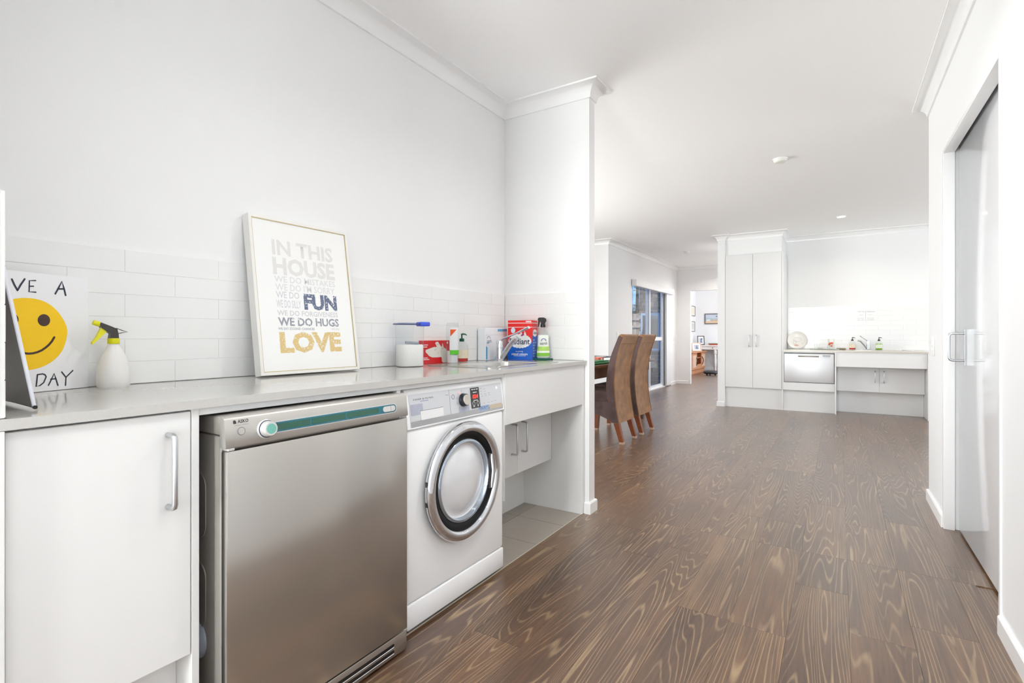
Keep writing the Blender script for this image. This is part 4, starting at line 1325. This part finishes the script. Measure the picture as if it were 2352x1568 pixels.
wrap('label', .012, .140, pm('label_offwhite', (234, 238, 228), .5), .0006)
wrap('leaf_print', .046, .072, pm('leaf_print', (168, 206, 96), .5, var=.25, vscale=70), .0011)
wrap('green_band', .014, .034, pm('band_green', (126, 190, 60), .5, var=.2, vscale=40), .0011)
EM = frame_M((0, -.0243, 0), (1, 0, 0), (0, -1, 0))
em = MB()
stroke([(.014 * math.cos(R(t)), .106 + .012 * math.sin(R(t))) for t in range(0, 181, 20)], .004, EM, em, .0012)
obj('arch_logo', em, pm('logo_violet', (110, 110, 170), .5), es, world=False, smooth=0)
me = text_mesh('earth', (-.022, .022, .082, .100), EM, depth=.0012)
me.materials.append(ink_m)
obj('lettering', me, None, es, world=False)
b = MB()
b.lathe([(.0135, .186), (.0150, .188), (.0150, .202), (.011, .204), (.0005, .204)], 24, cap=(False, True))
b.prism([(-.012, .203), (.010, .203), (.013, .214), (.020, .224), (.016, .238), (.002, .2445), (-.026, .2435), (-.031, .236), (-.029, .226), (-.018, .222), (-.012, .214)], -.011, .011, side_v)
hd = obj('trigger_head', b, black_m, es, world=False)
obj('trigger', MB().prism([(-.028, .226), (-.018, .224), (-.020, .208), (-.026, .188), (-.030, .188), (-.029, .208)], -.006, .006, side_v), black_m, hd, world=False)

# ================================================================== KITCHEN AT THE FAR END
KT, KL, KX = .835, .812, 7.93
kb_m = pm('kitchen_stone', (206, 200, 190), .2, var=.05, vscale=120)
tc_ = thing('tall_cupboard', 'tall white two-door cupboard at the left of the kitchen bench', 'cupboard', (8.3, 1.03, 0))
obj('carcass', MB().box(7.968, 8.59, .668, 1.398, .288, 2.188), carcass_m, tc_)
obj('side_panel', MB().box(7.95, 8.592, .650, .667, .05, 2.188, bev=.001, seg=1), lam_m, tc_)
obj('kickboard', MB().box(7.985, 8.0, .651, 1.398, .001, .287), lam_m, tc_)
for y0, y1, hy in ((1.035, 1.397, 1.080), (.669, 1.032, .988)):
    d_ = obj('door', MB().box(7.948, 7.967, y0, y1, .290, 2.186, bev=.0012, seg=1), lam_m, tc_)
    bow(d_, hy, .875, 1.035, 7.9485, axis='-x', out=.032, r=.005)

kc = thing('dishwasher_cabinet', 'white cabinet housing around the dishwasher drawer', 'cabinet', (8.2, .35, 0))
obj('side_panel', MB().box(7.905, 8.592, .033, .050, .001, KL - .001, bev=.001, seg=1), lam_m, kc)
obj('kickboard', MB().box(7.985, 8.0, .0515, .649, .001, .287), lam_m, kc)
obj('lower_panel', MB().box(7.932, 7.95, .0515, .649, .289, .394, bev=.001, seg=1), lam_m, kc)
obj('top_rail', MB().box(7.932, 7.95, .0515, .649, .7985, KL - .001, bev=.001, seg=1), lam_m, kc)
obj('filler', MB().box(7.932, 7.95, .640, .649, .395, .798), lam_m, kc)
dwm = thing('dishwasher', 'stainless steel dishwasher drawer in the kitchen bench', 'dishwasher', (8.1, .345, .398))
obj('surround', MB().box(7.935, 8.45, .0525, .6395, .3955, .7975), black_m, dwm)
fd = obj('drawer_front', MB().box(7.926, 7.9345, .0575, .6345, .4015, .7845, bev=.003), pm('dishwasher_steel', (226, 227, 229), .42, metal=.6, bump=.02, bscale=6), dwm)
obj('pull_handle', MB().box(7.920, 7.926, .228, .470, .744, .759, bev=.003), pm('bronze_grip', (130, 122, 112), .3, metal=.9), fd)
obj('control_label', MB().box(7.9250, 7.9262, .098, .185, .752, .771), pm('label_grey', (166, 168, 170), .4), fd)
obj('label_mark', MB().box(7.9250, 7.9262, .105, .178, .738, .741), grey_ink, fd)

ks = thing('kitchen_sink_cabinet', 'white cabinet under the kitchen sink with a deep apron and two recessed doors', 'cabinet', (8.3, -.43, 0))
obj('apron', MB().box(7.932, 7.95, -.8985, .032, .624, KL - .001, bev=.001, seg=1), lam_m, ks)
obj('side_panel', MB().box(7.910, 8.592, -.917, -.900, .001, KL - .001, bev=.001, seg=1), lam_m, ks)
obj('carcass', MB().box(8.170, 8.59, -.8985, .032, .292, .70), carcass_m, ks)
obj('kickboard', MB().box(8.262, 8.278, -.8985, .032, .001, .2915), lam_m, ks)
for y0, y1, hy in ((-.4375, .031, -.392), (-.898, -.4395, -.486)):
    d_ = obj('door', MB().box(8.150, 8.169, y0, y1, .2925, .66, bev=.001, seg=1), lam_m, ks)
    bow(d_, hy, .422, .568, 8.1505, axis='-x', out=.030, r=.005)

kb2 = thing('kitchen_benchtop', 'pale stone kitchen benchtop along the far wall', 'benchtop', (8.25, -.13, KL))
b = MB()
b.box(7.925, 8.28, -.919, .649, KL, KT)
b.box(8.50, 8.592, -.919, .649, KL, KT)
b.box(8.28, 8.50, -.22, .649, KL, KT)
b.box(8.28, 8.50, -.919, -.72, KL, KT)
obj('slab', b, kb_m, kb2, smooth=0)
k2 = thing('kitchen_sink', 'stainless steel sink set in the kitchen benchtop', 'sink', (8.39, -.47, KT))
b = MB()
b.rings([[(x, y, KT + .0005) for x, y in rrect(8.16, 8.545, -.80, -.15, .03)], [(x, y, KT + .003) for x, y in rrect(8.16, 8.545, -.80, -.15, .03)],
         [(x, y, KT + .002) for x, y in rrect(8.285, 8.495, -.71, -.23, .03)], [(x, y, KT - .12) for x, y in rrect(8.295, 8.485, -.70, -.24, .03)]], cap=(False, True))
obj('basin', b, steel_m, k2)
kt = thing('kitchen_tap', 'chrome kitchen mixer tap between the red and green soap bottles', 'tap', (8.52, -.33, KT + .003))
obj('body', MB().lathe([(.0005, 0), (.026, 0), (.026, .004), (.021, .008), (.021, .075), (.023, .077), (.022, .115), (.0005, .118)], 24), chrome_m, kt, world=False)
obj('spout', MB().tube([(0, .01, .012), (-.06, .045, .065), (-.12, .085, .115), (-.145, .105, .126), (-.155, .115, .120)], [.013, .012, .0115, .011, .010], 12), chrome_m, kt, world=False)
obj('lever', MB().tube([(0, .005, .117), (-.03, .03, .135), (-.07, .075, .172), (-.085, .095, .186)], [.008, .006, .006, .008], 10, flat=.6), chrome_m, kt, world=False)

pump_bottle('hand_soap', 'red hand soap pump bottle left of the kitchen tap', (8.42, -.151, KT + .0035), 1.0, clear_b, pm('soap_red_2', (206, 40, 24), .2), pm('pump_charcoal', (48, 44, 42), .35), pm('soap_label_2', (232, 214, 190), .5, var=.2, vscale=60), .06, R(-85))
pump_bottle('dish_soap', 'green dish soap pump bottle right of the kitchen tap', (8.42, -.447, KT + .0035), 1.0, clear_b, pm('soap_green', (140, 196, 40), .2), pm('pump_black', (30, 26, 24), .35), pm('soap_label_3', (226, 232, 214), .5, var=.1, vscale=60), .084, R(-95))

pl = thing('plate', 'round white painted plate standing against the kitchen tiles', 'plate', (8.50, .515, KT))
PLm = Matrix.Translation((8.525, .515, KT + .126)) @ Matrix.Rotation(R(-80), 4, 'Y')
obj('dish', MB().lathe([(.0005, 0), (.085, 0), (.108, .010), (.126, .018), (.127, .021), (.108, .014), (.084, .004), (.0005, .004)], 48, PLm), pm('plate_glaze', (236, 233, 228), .25), pl)
pkm = pm('plate_pink', (226, 172, 158), .5, var=.2, vscale=60)
gim = pm('plate_grey', (178, 172, 168), .5)
for nm, poly, m_ in (('painted_motif', disc_poly(-.075, .010, .012, .030, 16), pkm),):
    obj(nm, MB().prism([(x, y) for x, y in poly], .0042, .0048, PLm), m_, pl)
g = MB()
for s_ in ([(.03 * math.cos(R(t)) + .01, .05 * math.sin(R(t))) for t in range(0, 361, 24)], [(.03 * math.cos(R(t)) - .03, .03 + .02 * math.sin(R(t))) for t in range(0, 361, 30)], [(.095, -.02), (.098, .0), (.095, .02)], [(-.05, -.06), (-.04, -.08), (-.055, -.09)]):
    stroke(s_, .0022, PLm, g, .0049)
obj('painted_outline', g, gim, pl, smooth=0)
rmb = MB()
rmb.lathe([(.124, .0185), (.1255, .0215), (.127, .0190)], 48, PLm, cap=(False, False))
obj('plate_rim_line', rmb, gim, pl)

tw = thing('drying_tray', 'grey drying tray with a folded cloth on the kitchen bench', 'tray', (8.30, .185, KT))
obj('tray', MB().box(8.17, 8.46, .0, .345, KT + .0005, KT + .012, bev=.004), pm('tray_grey_green', (176, 184, 178), .4), tw)
obj('cloth', MB().box(8.16, 8.30, .04, .26, KT + .0122, KT + .016, bev=.0015, seg=1), pm('cloth_grey', (200, 206, 204), .8, var=.1), tw)
obj('knife', MB().tube([(8.20, .25, KT + .020), (8.25, .19, KT + .0185)], .004, 6), pm('knife_tan', (150, 130, 110), .5), tw)


def tumbler(x, y, h, r, label):
    t = thing('drinking_glass', label, 'glass', (x, y, KT + .0122), group='clear glasses on the drying tray')
    obj('glass', MB().lathe([(r * .86, .0005), (r, h), (r * .96, h), (r * .82, .004)], 24, cap=(True, True)), clear_m, t, world=False)


tumbler(8.36, .262, .066, .036, 'clear drinking glass nearest the round plate on the drying tray')
tumbler(8.37, .110, .062, .036, 'clear drinking glass under the flowered cup on the drying tray')
cu_ = thing('flower_cup', 'white cup with red flowers standing beyond the drying tray', 'cup', (8.52, .10, KT))
obj('cup', MB().lathe([(.030, .0005), (.034, .02), (.037, .145), (.035, .145), (.031, .02), (.0005, .006)], 28, cap=(True, True)), pm('cup_glaze', (236, 234, 230), .25), cu_, world=False)
flm = pm('flower_red', (214, 96, 60), .5, var=.3, vscale=90)
for a, z in ((170, .085), (205, .088), (150, .070), (190, .050)):
    FMx = Matrix.Translation((.0375 * math.cos(R(a)), .0375 * math.sin(R(a)), z)) @ Matrix.Rotation(R(a), 4, 'Z') @ Matrix.Rotation(R(90), 4, 'Y')
    obj('flower', MB().prism([(.014 * (1 + .25 * math.cos(5 * t)) * math.cos(t), .014 * (1 + .25 * math.cos(5 * t)) * math.sin(t)) for t in [2 * PI * i / 30 for i in range(30)]], 0, .001, FMx), flm, cu_, world=False)
dc = thing('patterned_pot_holder', 'small dark patterned cloth bundle left of the red soap', 'cloth', (8.30, -.02, KT))
b = MB()
for k in range(5):
    b.lathe([(.0005, 0), (.020, .002), (.022, .012), (.014, .022), (.0005, .025)], 12, Matrix.Translation((8.29 + .01 * (k % 2), .014 - k * .018, KT + .0005)), sx=1.1)
obj('cloth_folds', b, pm('pattern_cloth', (128, 112, 88), .8, var=.6, vscale=70), dc)

# handwritten tap reminder on the tiles
wr = thing('tile_note', 'handwritten hot and cold water note on the kitchen tiles', 'note', (8.591, -.31, 1.24))
NM = frame_M((8.5913, 0, 0), (0, -1, 0), (-1, 0, 0))
pen = pm('pen_grey', (150, 152, 156), .6)
for s_, u0, u1, z0, z1 in (('HOT water', .218, .300, 1.354, 1.368), ('COLD water', .320, .412, 1.352, 1.368), ('Tap handle', .212, .288, 1.262, 1.275), ('goes LEFT', .214, .292, 1.240, 1.252), ('Tap handle', .322, .400, 1.262, 1.275), ('goes RIGHT', .322, .408, 1.240, 1.253)):
    letter(s_, (u0, u1, z0, z1), NM, pen, wr, depth=.0005)
obj('dividing_line', stroke([(.307, 1.237), (.307, 1.370)], .0022, NM), pen, wr, smooth=0)
for u0 in (.235, .335):
    obj('arrow', stroke([(u0, 1.317), (u0 + .045, 1.318)], .002, NM), pen, wr, smooth=0)

# ================================================================== DINING
suede = pm('brown_suede', (150, 108, 72), .95, var=.75, vscale=11, bump=.12, bscale=220)
n_ = suede.node_tree.nodes['Principled BSDF']
n_.inputs['Sheen Weight'].default_value = .35
n_.inputs['Sheen Tint'].default_value = (.9, .8, .75, 1)
shade_suede = pm('shaded_suede', (98, 80, 78), .95, var=.6, vscale=11, bump=.1, bscale=200)  # brown suede darkened and purpled, shading of sides and seat put in the colour
wood_c = pm('orange_wood', (130, 64, 22), .3, var=.35, vscale=26, coat=.3)
pipe_m = pm('piping', (138, 104, 76), .8)
cap_m = pm('pale_cap', (190, 160, 140), .4)


def chair(label, x, y, rz=0.0):
    t = thing('dining_chair', label, 'chair', (x, y, 0), rz, 'brown suede dining chairs')
    HW = .215
    rear = [(.004, .20), (.030, .34), (.046, .48), (.050, .60), (.036, .75), (.002, .90), (-.034, 1.0), (-.042, 1.025)]
    front = [(-.012, 1.045), (.006, 1.03), (.028, .98), (.098, .80), (.130, .62), (.130, .48), (.110, .36), (.078, .20)]
    def fair(c):
        out = []
        for i in range(len(c) - 1):
            p0, p1, p2, p3 = c[max(i - 1, 0)], c[i], c[i + 1], c[min(i + 2, len(c) - 1)]
            for t_ in (0, .34, .67):
                out.append(tuple(.5 * (2 * p1[k] + (p2[k] - p0[k]) * t_ + (2 * p0[k] - 5 * p1[k] + 4 * p2[k] - p3[k]) * t_ ** 2 + (3 * p1[k] - p0[k] - 3 * p2[k] + p3[k]) * t_ ** 3) for k in (0, 1)))
        return out + [c[-1]]
    rear, front = fair(rear), fair(front)
    prof = rear + [(-.032, 1.042)] + front
    YZ = Matrix(((0, 0, 1, 0), (1, 0, 0, 0), (0, 1, 0, 0), (0, 0, 0, 1)))
    b = MB()
    n = len(prof)
    cen = Vector((sum(p[0] for p in prof) / n, sum(p[1] for p in prof) / n))
    rs = []
    for xx, ins in ((-HW, .005), (-HW + .002, .0015), (-HW + .007, 0), (HW - .007, 0), (HW - .002, .0015), (HW, .005)):
        ring = []
        for i, p in enumerate(prof):
            d0 = Vector(prof[(i + 1) % n]) - Vector(prof[i - 1])
            nr = Vector((d0.y, -d0.x)).normalized()
            q = Vector(p) + nr * -ins * (1 if nr.dot(Vector(p) - cen) > 0 else -1)
            ring.append((xx, q.x, q.y))
        rs.append(ring)
    b.rings(rs)
    bk = obj('backrest', b, suede, t, world=False, smooth=50)
    for s_ in (-1, 1):
        pp = [(s_ * (HW - .004), a - .002, z) for a, z in rear] + [(s_ * (HW - .012), -.032, 1.043)]
        obj('piping', MB().tube(pp, .0028, 6), pipe_m, bk, world=False)
        m_ = MB()
        gr = [(s_ * (HW + .0006), a + .003, z) for a, z in [(.005, .206)] + rear[1:20]] + [(s_ * (HW + .0006), a - .003, z) for a, z in front[3:20]] + [(s_ * (HW + .0006), .074, .206)]
        m_._add(gr, [tuple(range(len(gr)))])
        obj('side_shade', m_, shade_suede, bk, world=False, smooth=0)
    obj('seam', MB().tube([(-HW + .006, -.021, .955), (HW - .006, -.021, .955)], .0016, 6), pipe_m, bk, world=False)
    obj('seat', MB().box(-.220, .220, .112, .54, .385, .50, bev=.03, seg=4), shade_suede, t, world=False, smooth=50)
    obj('seat_base', MB().prism([(.070, .215), (.20, .265), (.34, .295), (.52, .305), (.52, .40), (.11, .40)], -.2145, .2145, YZ), shade_suede, t, world=False)
    for sx in (-1, 1):
        for (y0, y1, z1) in ((.042, -.012, .208), (.475, .487, .31)):
            r0, r1 = .026, .019
            lg = obj('leg', MB().rings([[(sx * .176 + a * r1, y1 + c_ * r1, .022) for a, c_ in ((-1, -1), (1, -1), (1, 1), (-1, 1))], [(sx * .172 + a * r0, y0 + c_ * r0, z1) for a, c_ in ((-1, -1), (1, -1), (1, 1), (-1, 1))]]), wood_c, t, world=False, smooth=0)
            obj('foot_cap', MB().box(sx * .176 - .0205, sx * .176 + .0205, y1 - .0205, y1 + .0205, .0005, .026, bev=.003, seg=1), cap_m, lg, world=False)
    return t


chair('brown suede high-back dining chair nearest the nib wall', 4.822, 1.745)
chair('brown suede high-back dining chair further along the table', 5.392, 1.745)
tm_ = pm('dark_table_wood', (84, 52, 34), .25, var=.35, vscale=12, coat=.3)
tbl = thing('dining_table', 'dark polished wooden dining table behind the suede chairs', 'table', (5.3, 2.47, 0))
obj('tabletop', MB().box(4.15, 6.42, 1.965, 2.95, .708, .742, bev=.005), tm_, tbl)
b = MB()
for q in ((4.25, 6.32, 2.005, 2.03), (4.25, 6.32, 2.885, 2.91)):
    b.box(*q, .605, .7075)
for q in ((4.25, 4.275, 2.03, 2.885), (6.295, 6.32, 2.03, 2.885)):
    b.box(*q, .605, .7075)
obj('apron', b, tm_, tbl, smooth=0)
for x in (4.32, 6.25):
    for y in (2.08, 2.84):
        obj('leg', MB().rings([[(x + a * .032, y + c_ * .032, .0005) for a, c_ in ((-1, -1), (1, -1), (1, 1), (-1, 1))], [(x + a * .045, y + c_ * .045, .707) for a, c_ in ((-1, -1), (1, -1), (1, 1), (-1, 1))]]), tm_, tbl, smooth=0)
gc = thing('green_cloth', 'folded dark green cloth near the edge of the dining table', 'cloth', (4.82, 2.08, .742))
obj('cloth', MB().box(4.62, 5.02, 2.0, 2.16, .7425, .764, bev=.008, seg=3).box(4.66, 5.06, 2.03, 2.20, .7645, .775, bev=.004), pm('cloth_green', (16, 110, 62), .6, var=.25, vscale=20), gc)
rc = thing('red_carton', 'small red and white carton on the dining table', 'box', (5.1, 2.16, .742))
obj('carton', MB().box(5.03, 5.17, 2.13, 2.20, .7425, .80, bev=.002, seg=1), pm('carton_coral', (214, 104, 84), .5), rc)
obj('print', MB().box(5.08, 5.13, 2.1292, 2.1299, .752, .79), white_m, rc)
pp = thing('paper_stack', 'loose stack of white papers on the dining table', 'papers', (5.72, 2.36, .742))
for k in range(4):
    obj('sheet', MB().box(-.15, .15, -.105, .105, 0, .003), pm('paper', (238, 240, 240), .7), pp, world=False, loc=(.05 * k - .07, .02 * (k % 2), .0005 + .0032 * k), rot=(0, 0, R(9 * k - 12)))
gt = thing('glass_tray', 'clear glass serving tray at the back of the dining table', 'tray', (6.15, 2.62, .742))
obj('tray', MB().box(5.98, 6.36, 2.5, 2.76, .7425, .752, bev=.003), glass_mat('tray_glass', (220, 232, 232), .15), gt)
obj('rim', MB().tube([(5.98, 2.5, .758), (6.36, 2.5, .758), (6.36, 2.76, .758), (5.98, 2.76, .758)], .006, 6, closed=True), gasket_m, gt)

# ================================================================== STUDY BEYOND THE DOORWAY
pine = pm('warm_pine', (190, 132, 92), .5, var=.25, vscale=9)
pine_d = pm('dark_pine', (140, 72, 36), .5, var=.25, vscale=9)
sbd = thing('sideboard', 'warm pine sideboard with curved black handles in the far study', 'sideboard', (14.6, 3.43, 0))
obj('top', MB().box(13.75, 15.45, 3.205, 3.645, .560, .590, bev=.004), pine, sbd)
obj('body', MB().box(13.80, 14.36, 3.255, 3.64, .10, .559).box(14.86, 15.40, 3.255, 3.64, .10, .559).box(14.36, 14.86, 3.60, 3.64, .10, .559).box(14.36, 14.86, 3.255, 3.60, .10, .20), pine_d, sbd, smooth=0)
obj('plinth', MB().box(13.84, 15.36, 3.27, 3.63, .0005, .0995), pine, sbd)
obj('shelf', MB().box(14.362, 14.858, 3.26, 3.598, .405, .425), pine, sbd)
obj('drawer', MB().box(14.365, 14.855, 3.238, 3.254, .112, .245, bev=.003, seg=1), pine, sbd)
for x0, x1, hx_, sg_ in ((13.805, 14.358, 14.30, -1), (14.862, 15.398, 14.92, 1)):
    d_ = obj('door', MB().box(x0, x1, 3.236, 3.2545, .112, .552, bev=.004, seg=1), pine, sbd)
    obj('door_panel', MB().box(x0 + .09, x1 - .09, 3.232, 3.237, .17, .50, bev=.003, seg=1), pm('pine_light', (206, 178, 156), .5, var=.15, vscale=9), d_)
    obj('handle', MB().tube([(hx_, 3.236, .215), (hx_ + sg_ * .05, 3.215, .27), (hx_ + sg_ * .07, 3.205, .33), (hx_ + sg_ * .05, 3.215, .39), (hx_, 3.236, .445)], .010, 8), pm('iron', (70, 46, 38), .4, metal=.6), d_)
for x in (14.46, 14.68):
    tag(obj('book', MB().box(x, x + .10, 3.36, 3.55, .4255, .50, bev=.003, seg=1), pm('book_cream', (226, 214, 196), .6)), 'cream book on the open shelf of the pine sideboard' if x < 14.5 else 'second cream book on the open shelf of the pine sideboard', 'book', 'books on the sideboard shelf')

dk = thing('writing_desk', 'white painted desk with turned legs in the far study', 'desk', (15.7, 2.7, 0))
wd_m = pm('desk_white', (238, 238, 236), .35)
obj('desktop', MB().box(15.47, 15.985, 2.0, 3.62, .715, .748, bev=.006), wd_m, dk)
ap = obj('apron', MB().box(15.50, 15.96, 2.06, 3.56, .62, .7145, bev=.002, seg=1), wd_m, dk)
obj('drawer_knob', MB().lathe([(.006, 0), (.006, .015), (.014, .02), (.012, .03), (.0005, .032)], 14, Matrix.Translation((15.50, 3.06, .668)) @ Matrix.Rotation(R(-90), 4, 'Y'), cap=(False, True)), pm('knob_dark', (96, 80, 70), .4), ap)
for x in (15.55, 15.91):
    for y in (2.12, 3.0, 3.5):
        obj('leg', MB().lathe([(.0005, .0005), (.022, .0005), (.030, .05), (.022, .09), (.030, .13), (.040, .30), (.030, .42), (.034, .45), (.024, .47), (.042, .50), (.042, .6195)], 18, Matrix.Translation((x, y, 0))), wd_m, dk)
for k, (c_, w) in enumerate((((196, 74, 56), .30), ((120, 92, 66), .34), ((206, 210, 208), .32))):
    tag(obj('book', MB().box(15.52, 15.52 + .22, 3.02 - w / 2, 3.02 + w / 2, .7485 + k * .024, .7715 + k * .024, bev=.003, seg=1), pm('book_%d' % k, c_, .6)),
        ('red book at the bottom of the pile on the white desk', 'brown book in the middle of the pile on the white desk', 'pale grey book on top of the pile on the white desk')[k], 'book', 'books piled on the desk')
tag(obj('white_box', MB().box(15.62, 15.86, 2.55, 2.86, .7485, .80, bev=.004), white_pl), 'low white box at the back of the white desk', 'box')


def picture(name, label, M, w, h, fm2, fw_, art):
    t = thing(name, label, 'picture', tuple(M.translation))
    b = MB()
    for q in ((0, fw_, 0, h), (w - fw_, w, 0, h), (fw_, w - fw_, 0, fw_), (fw_, w - fw_, h - fw_, h)):
        b.box(*q, 0, .022, M=M)
    obj('frame', b, fm2, t, smooth=0)
    pr = obj('print', MB().box(fw_, w - fw_, fw_, h - fw_, .001, .010, M=M), pm('mat_white', (236, 234, 230), .6), t, smooth=0)
    for k, (poly, m_) in enumerate(art):
        obj('painted_area', MB().prism([(fw_ + x * (w - 2 * fw_), fw_ + y * (h - 2 * fw_)) for x, y in poly], .0101 + k * .0004, .0103 + k * .0004, M), m_, pr, smooth=0)
    return t


gf = pm('frame_grey', (112, 104, 98), .5)
bf = pm('frame_dark', (84, 78, 74), .5)
sq = lambda a, b_, c_, d_: [(a, c_), (b_, c_), (b_, d_), (a, d_)]
picture('wall_picture', 'dark framed beach painting on the far study wall', frame_M((15.998, 3.385, 1.365), (0, -1, 0), (-1, 0, 0)), .40, .31, bf, .022,
        [(sq(0, 1, .0, .30), pm('art_sand', (226, 196, 166), .7, var=.1)), (sq(0, 1, .30, .58), pm('art_sea', (176, 196, 206), .7, var=.15)), (sq(0, 1, .58, 1), pm('art_sky', (196, 206, 220), .7, var=.1)),
         ([(.06, .24), (.34, .24), (.38, .46), (.10, .46)], pm('art_hut', (214, 222, 224), .7)), ([(.42, .22), (.66, .22), (.64, .48), (.44, .48)], pm('art_hut2', (188, 182, 170), .7)), ([(.72, .22), (.95, .22), (.92, .44), (.75, .44)], pm('art_hut3', (210, 176, 140), .7)), ([(.80, .70), (.95, .72), (.92, .86), (.84, .82)], pm('art_cloud', (110, 120, 140), .7))])
picture('wall_picture', 'upper small framed print on the left study wall', frame_M((15.40, 3.648, 1.60), (1, 0, 0), (0, -1, 0)), .46, .30, gf, .018, [(sq(.15, .85, .15, .85), pm('art_cream', (230, 220, 204), .7, var=.05))])
picture('wall_picture', 'lower small framed print on the left study wall', frame_M((15.38, 3.648, 1.14), (1, 0, 0), (0, -1, 0)), .46, .30, gf, .018, [(sq(.12, .88, .15, .85), pm('art_grey', (206, 208, 206), .7, var=.05))])


def stand_frame(label, loc, rz, w, h, fm2, tilt=12):
    M = Matrix.Translation(loc) @ Matrix.Rotation(rz, 4, 'Z') @ frame_M((-w / 2, 0, 0), (1, 0, 0), (0, -math.cos(R(tilt)), math.sin(R(tilt))))
    t = picture('photo_frame', label, M, w, h, fm2, .02, [(sq(.2, .8, .15, .8), pm('photo_tone', (178, 190, 206), .6, var=.2, vscale=9)), ([(.35, .2), (.7, .2), (.62, .62), (.45, .66)], pm('photo_dark', (120, 130, 150), .6))])
    b = MB()
    b._add([(0, .01, h * .7), (.03, .01, h * .7), (.03, .09, .001), (0, .09, .001), (0, .018, h * .7), (.03, .018, h * .7), (.03, .098, .001), (0, .098, .001)], [(0, 1, 2, 3), (4, 7, 6, 5), (0, 4, 5, 1), (3, 2, 6, 7), (0, 3, 7, 4), (1, 5, 6, 2)], Matrix.Translation(loc) @ Matrix.Rotation(rz, 4, 'Z'))
    obj('easel_back', b, fm2, t, smooth=0)


stand_frame('dark standing photo frame behind the sideboard on the white desk', (15.68, 3.42, .7486), R(-62), .20, .27, bf)
for o in [q for q in C.objects if q.get('label') == 'dark standing photo frame behind the sideboard on the white desk']:
    o.location.y += 0
stand_frame('pale standing photo frame on the pine sideboard', (14.75, 3.33, .5906), R(-55), .26, .24, pm('frame_pale', (216, 192, 170), .5), 16)
pt = thing('potted_plant', 'small green potted plant on the pine sideboard', 'plant', (14.05, 3.40, .590))
obj('pot', MB().lathe([(.0005, .0005), (.04, .0005), (.055, .07), (.05, .07), (.045, .06), (.0005, .06)], 18), white_pl, pt, world=False)
for k in range(14):
    a = k * 2.4
    q = Matrix.Rotation(a, 4, 'Z')
    obj('leaf', MB()._add([(.0, 0, .06), (.05, -.018, .12 + .01 * (k % 4)), (.10, 0, .13 + .015 * (k % 3)), (.05, .018, .12 + .01 * (k % 4))], [(0, 1, 2, 3)], q), pm('leaf_dark', (60, 110, 62), .5), pt, world=False, smooth=0)
tg = thing('table_lamp', 'slim grey table lamp column on the pine sideboard', 'lamp', (14.45, 3.52, .590))
obj('base', MB().lathe([(.0005, .0005), (.07, .0005), (.07, .015), (.012, .022), (.0005, .023)], 20), pm('lamp_grey', (150, 152, 154), .4), tg, world=False)
obj('column', MB().box(-.03, .03, -.012, .012, .022, .72, bev=.004), MATS['lamp_grey'], tg, world=False)
rv = thing('floor_cushion', 'low black rounded footrest on the study floor in front of the desk', 'footrest', (13.93, 2.80, 0))
obj('cushion', MB().lathe([(.0005, .035), (.15, .035), (.19, .06), (.18, .095), (.10, .115), (.0005, .12)], 28, sx=.7, sy=1.0), pm('black_vinyl', (24, 24, 27), .45), rv, world=False)
for a in (60, 180, 300):
    obj('foot', MB().cyl((.09 * math.cos(R(a)), .12 * math.sin(R(a)), .0005), (.09 * math.cos(R(a)), .12 * math.sin(R(a)), .04), .02, n=10), black_m, rv, world=False)
cd = tag(obj('cable', MB().tube([(15.44, 3.19, .54), (15.45, 3.15, .40), (15.45, 3.09, .24), (15.44, 3.03, .12), (15.43, 2.98, .02), (15.44, 2.88, .009)], .008, 6), pm('cord_grey', (150, 148, 146), .5)), 'thin grey power cord hanging between sideboard and desk', 'cord')
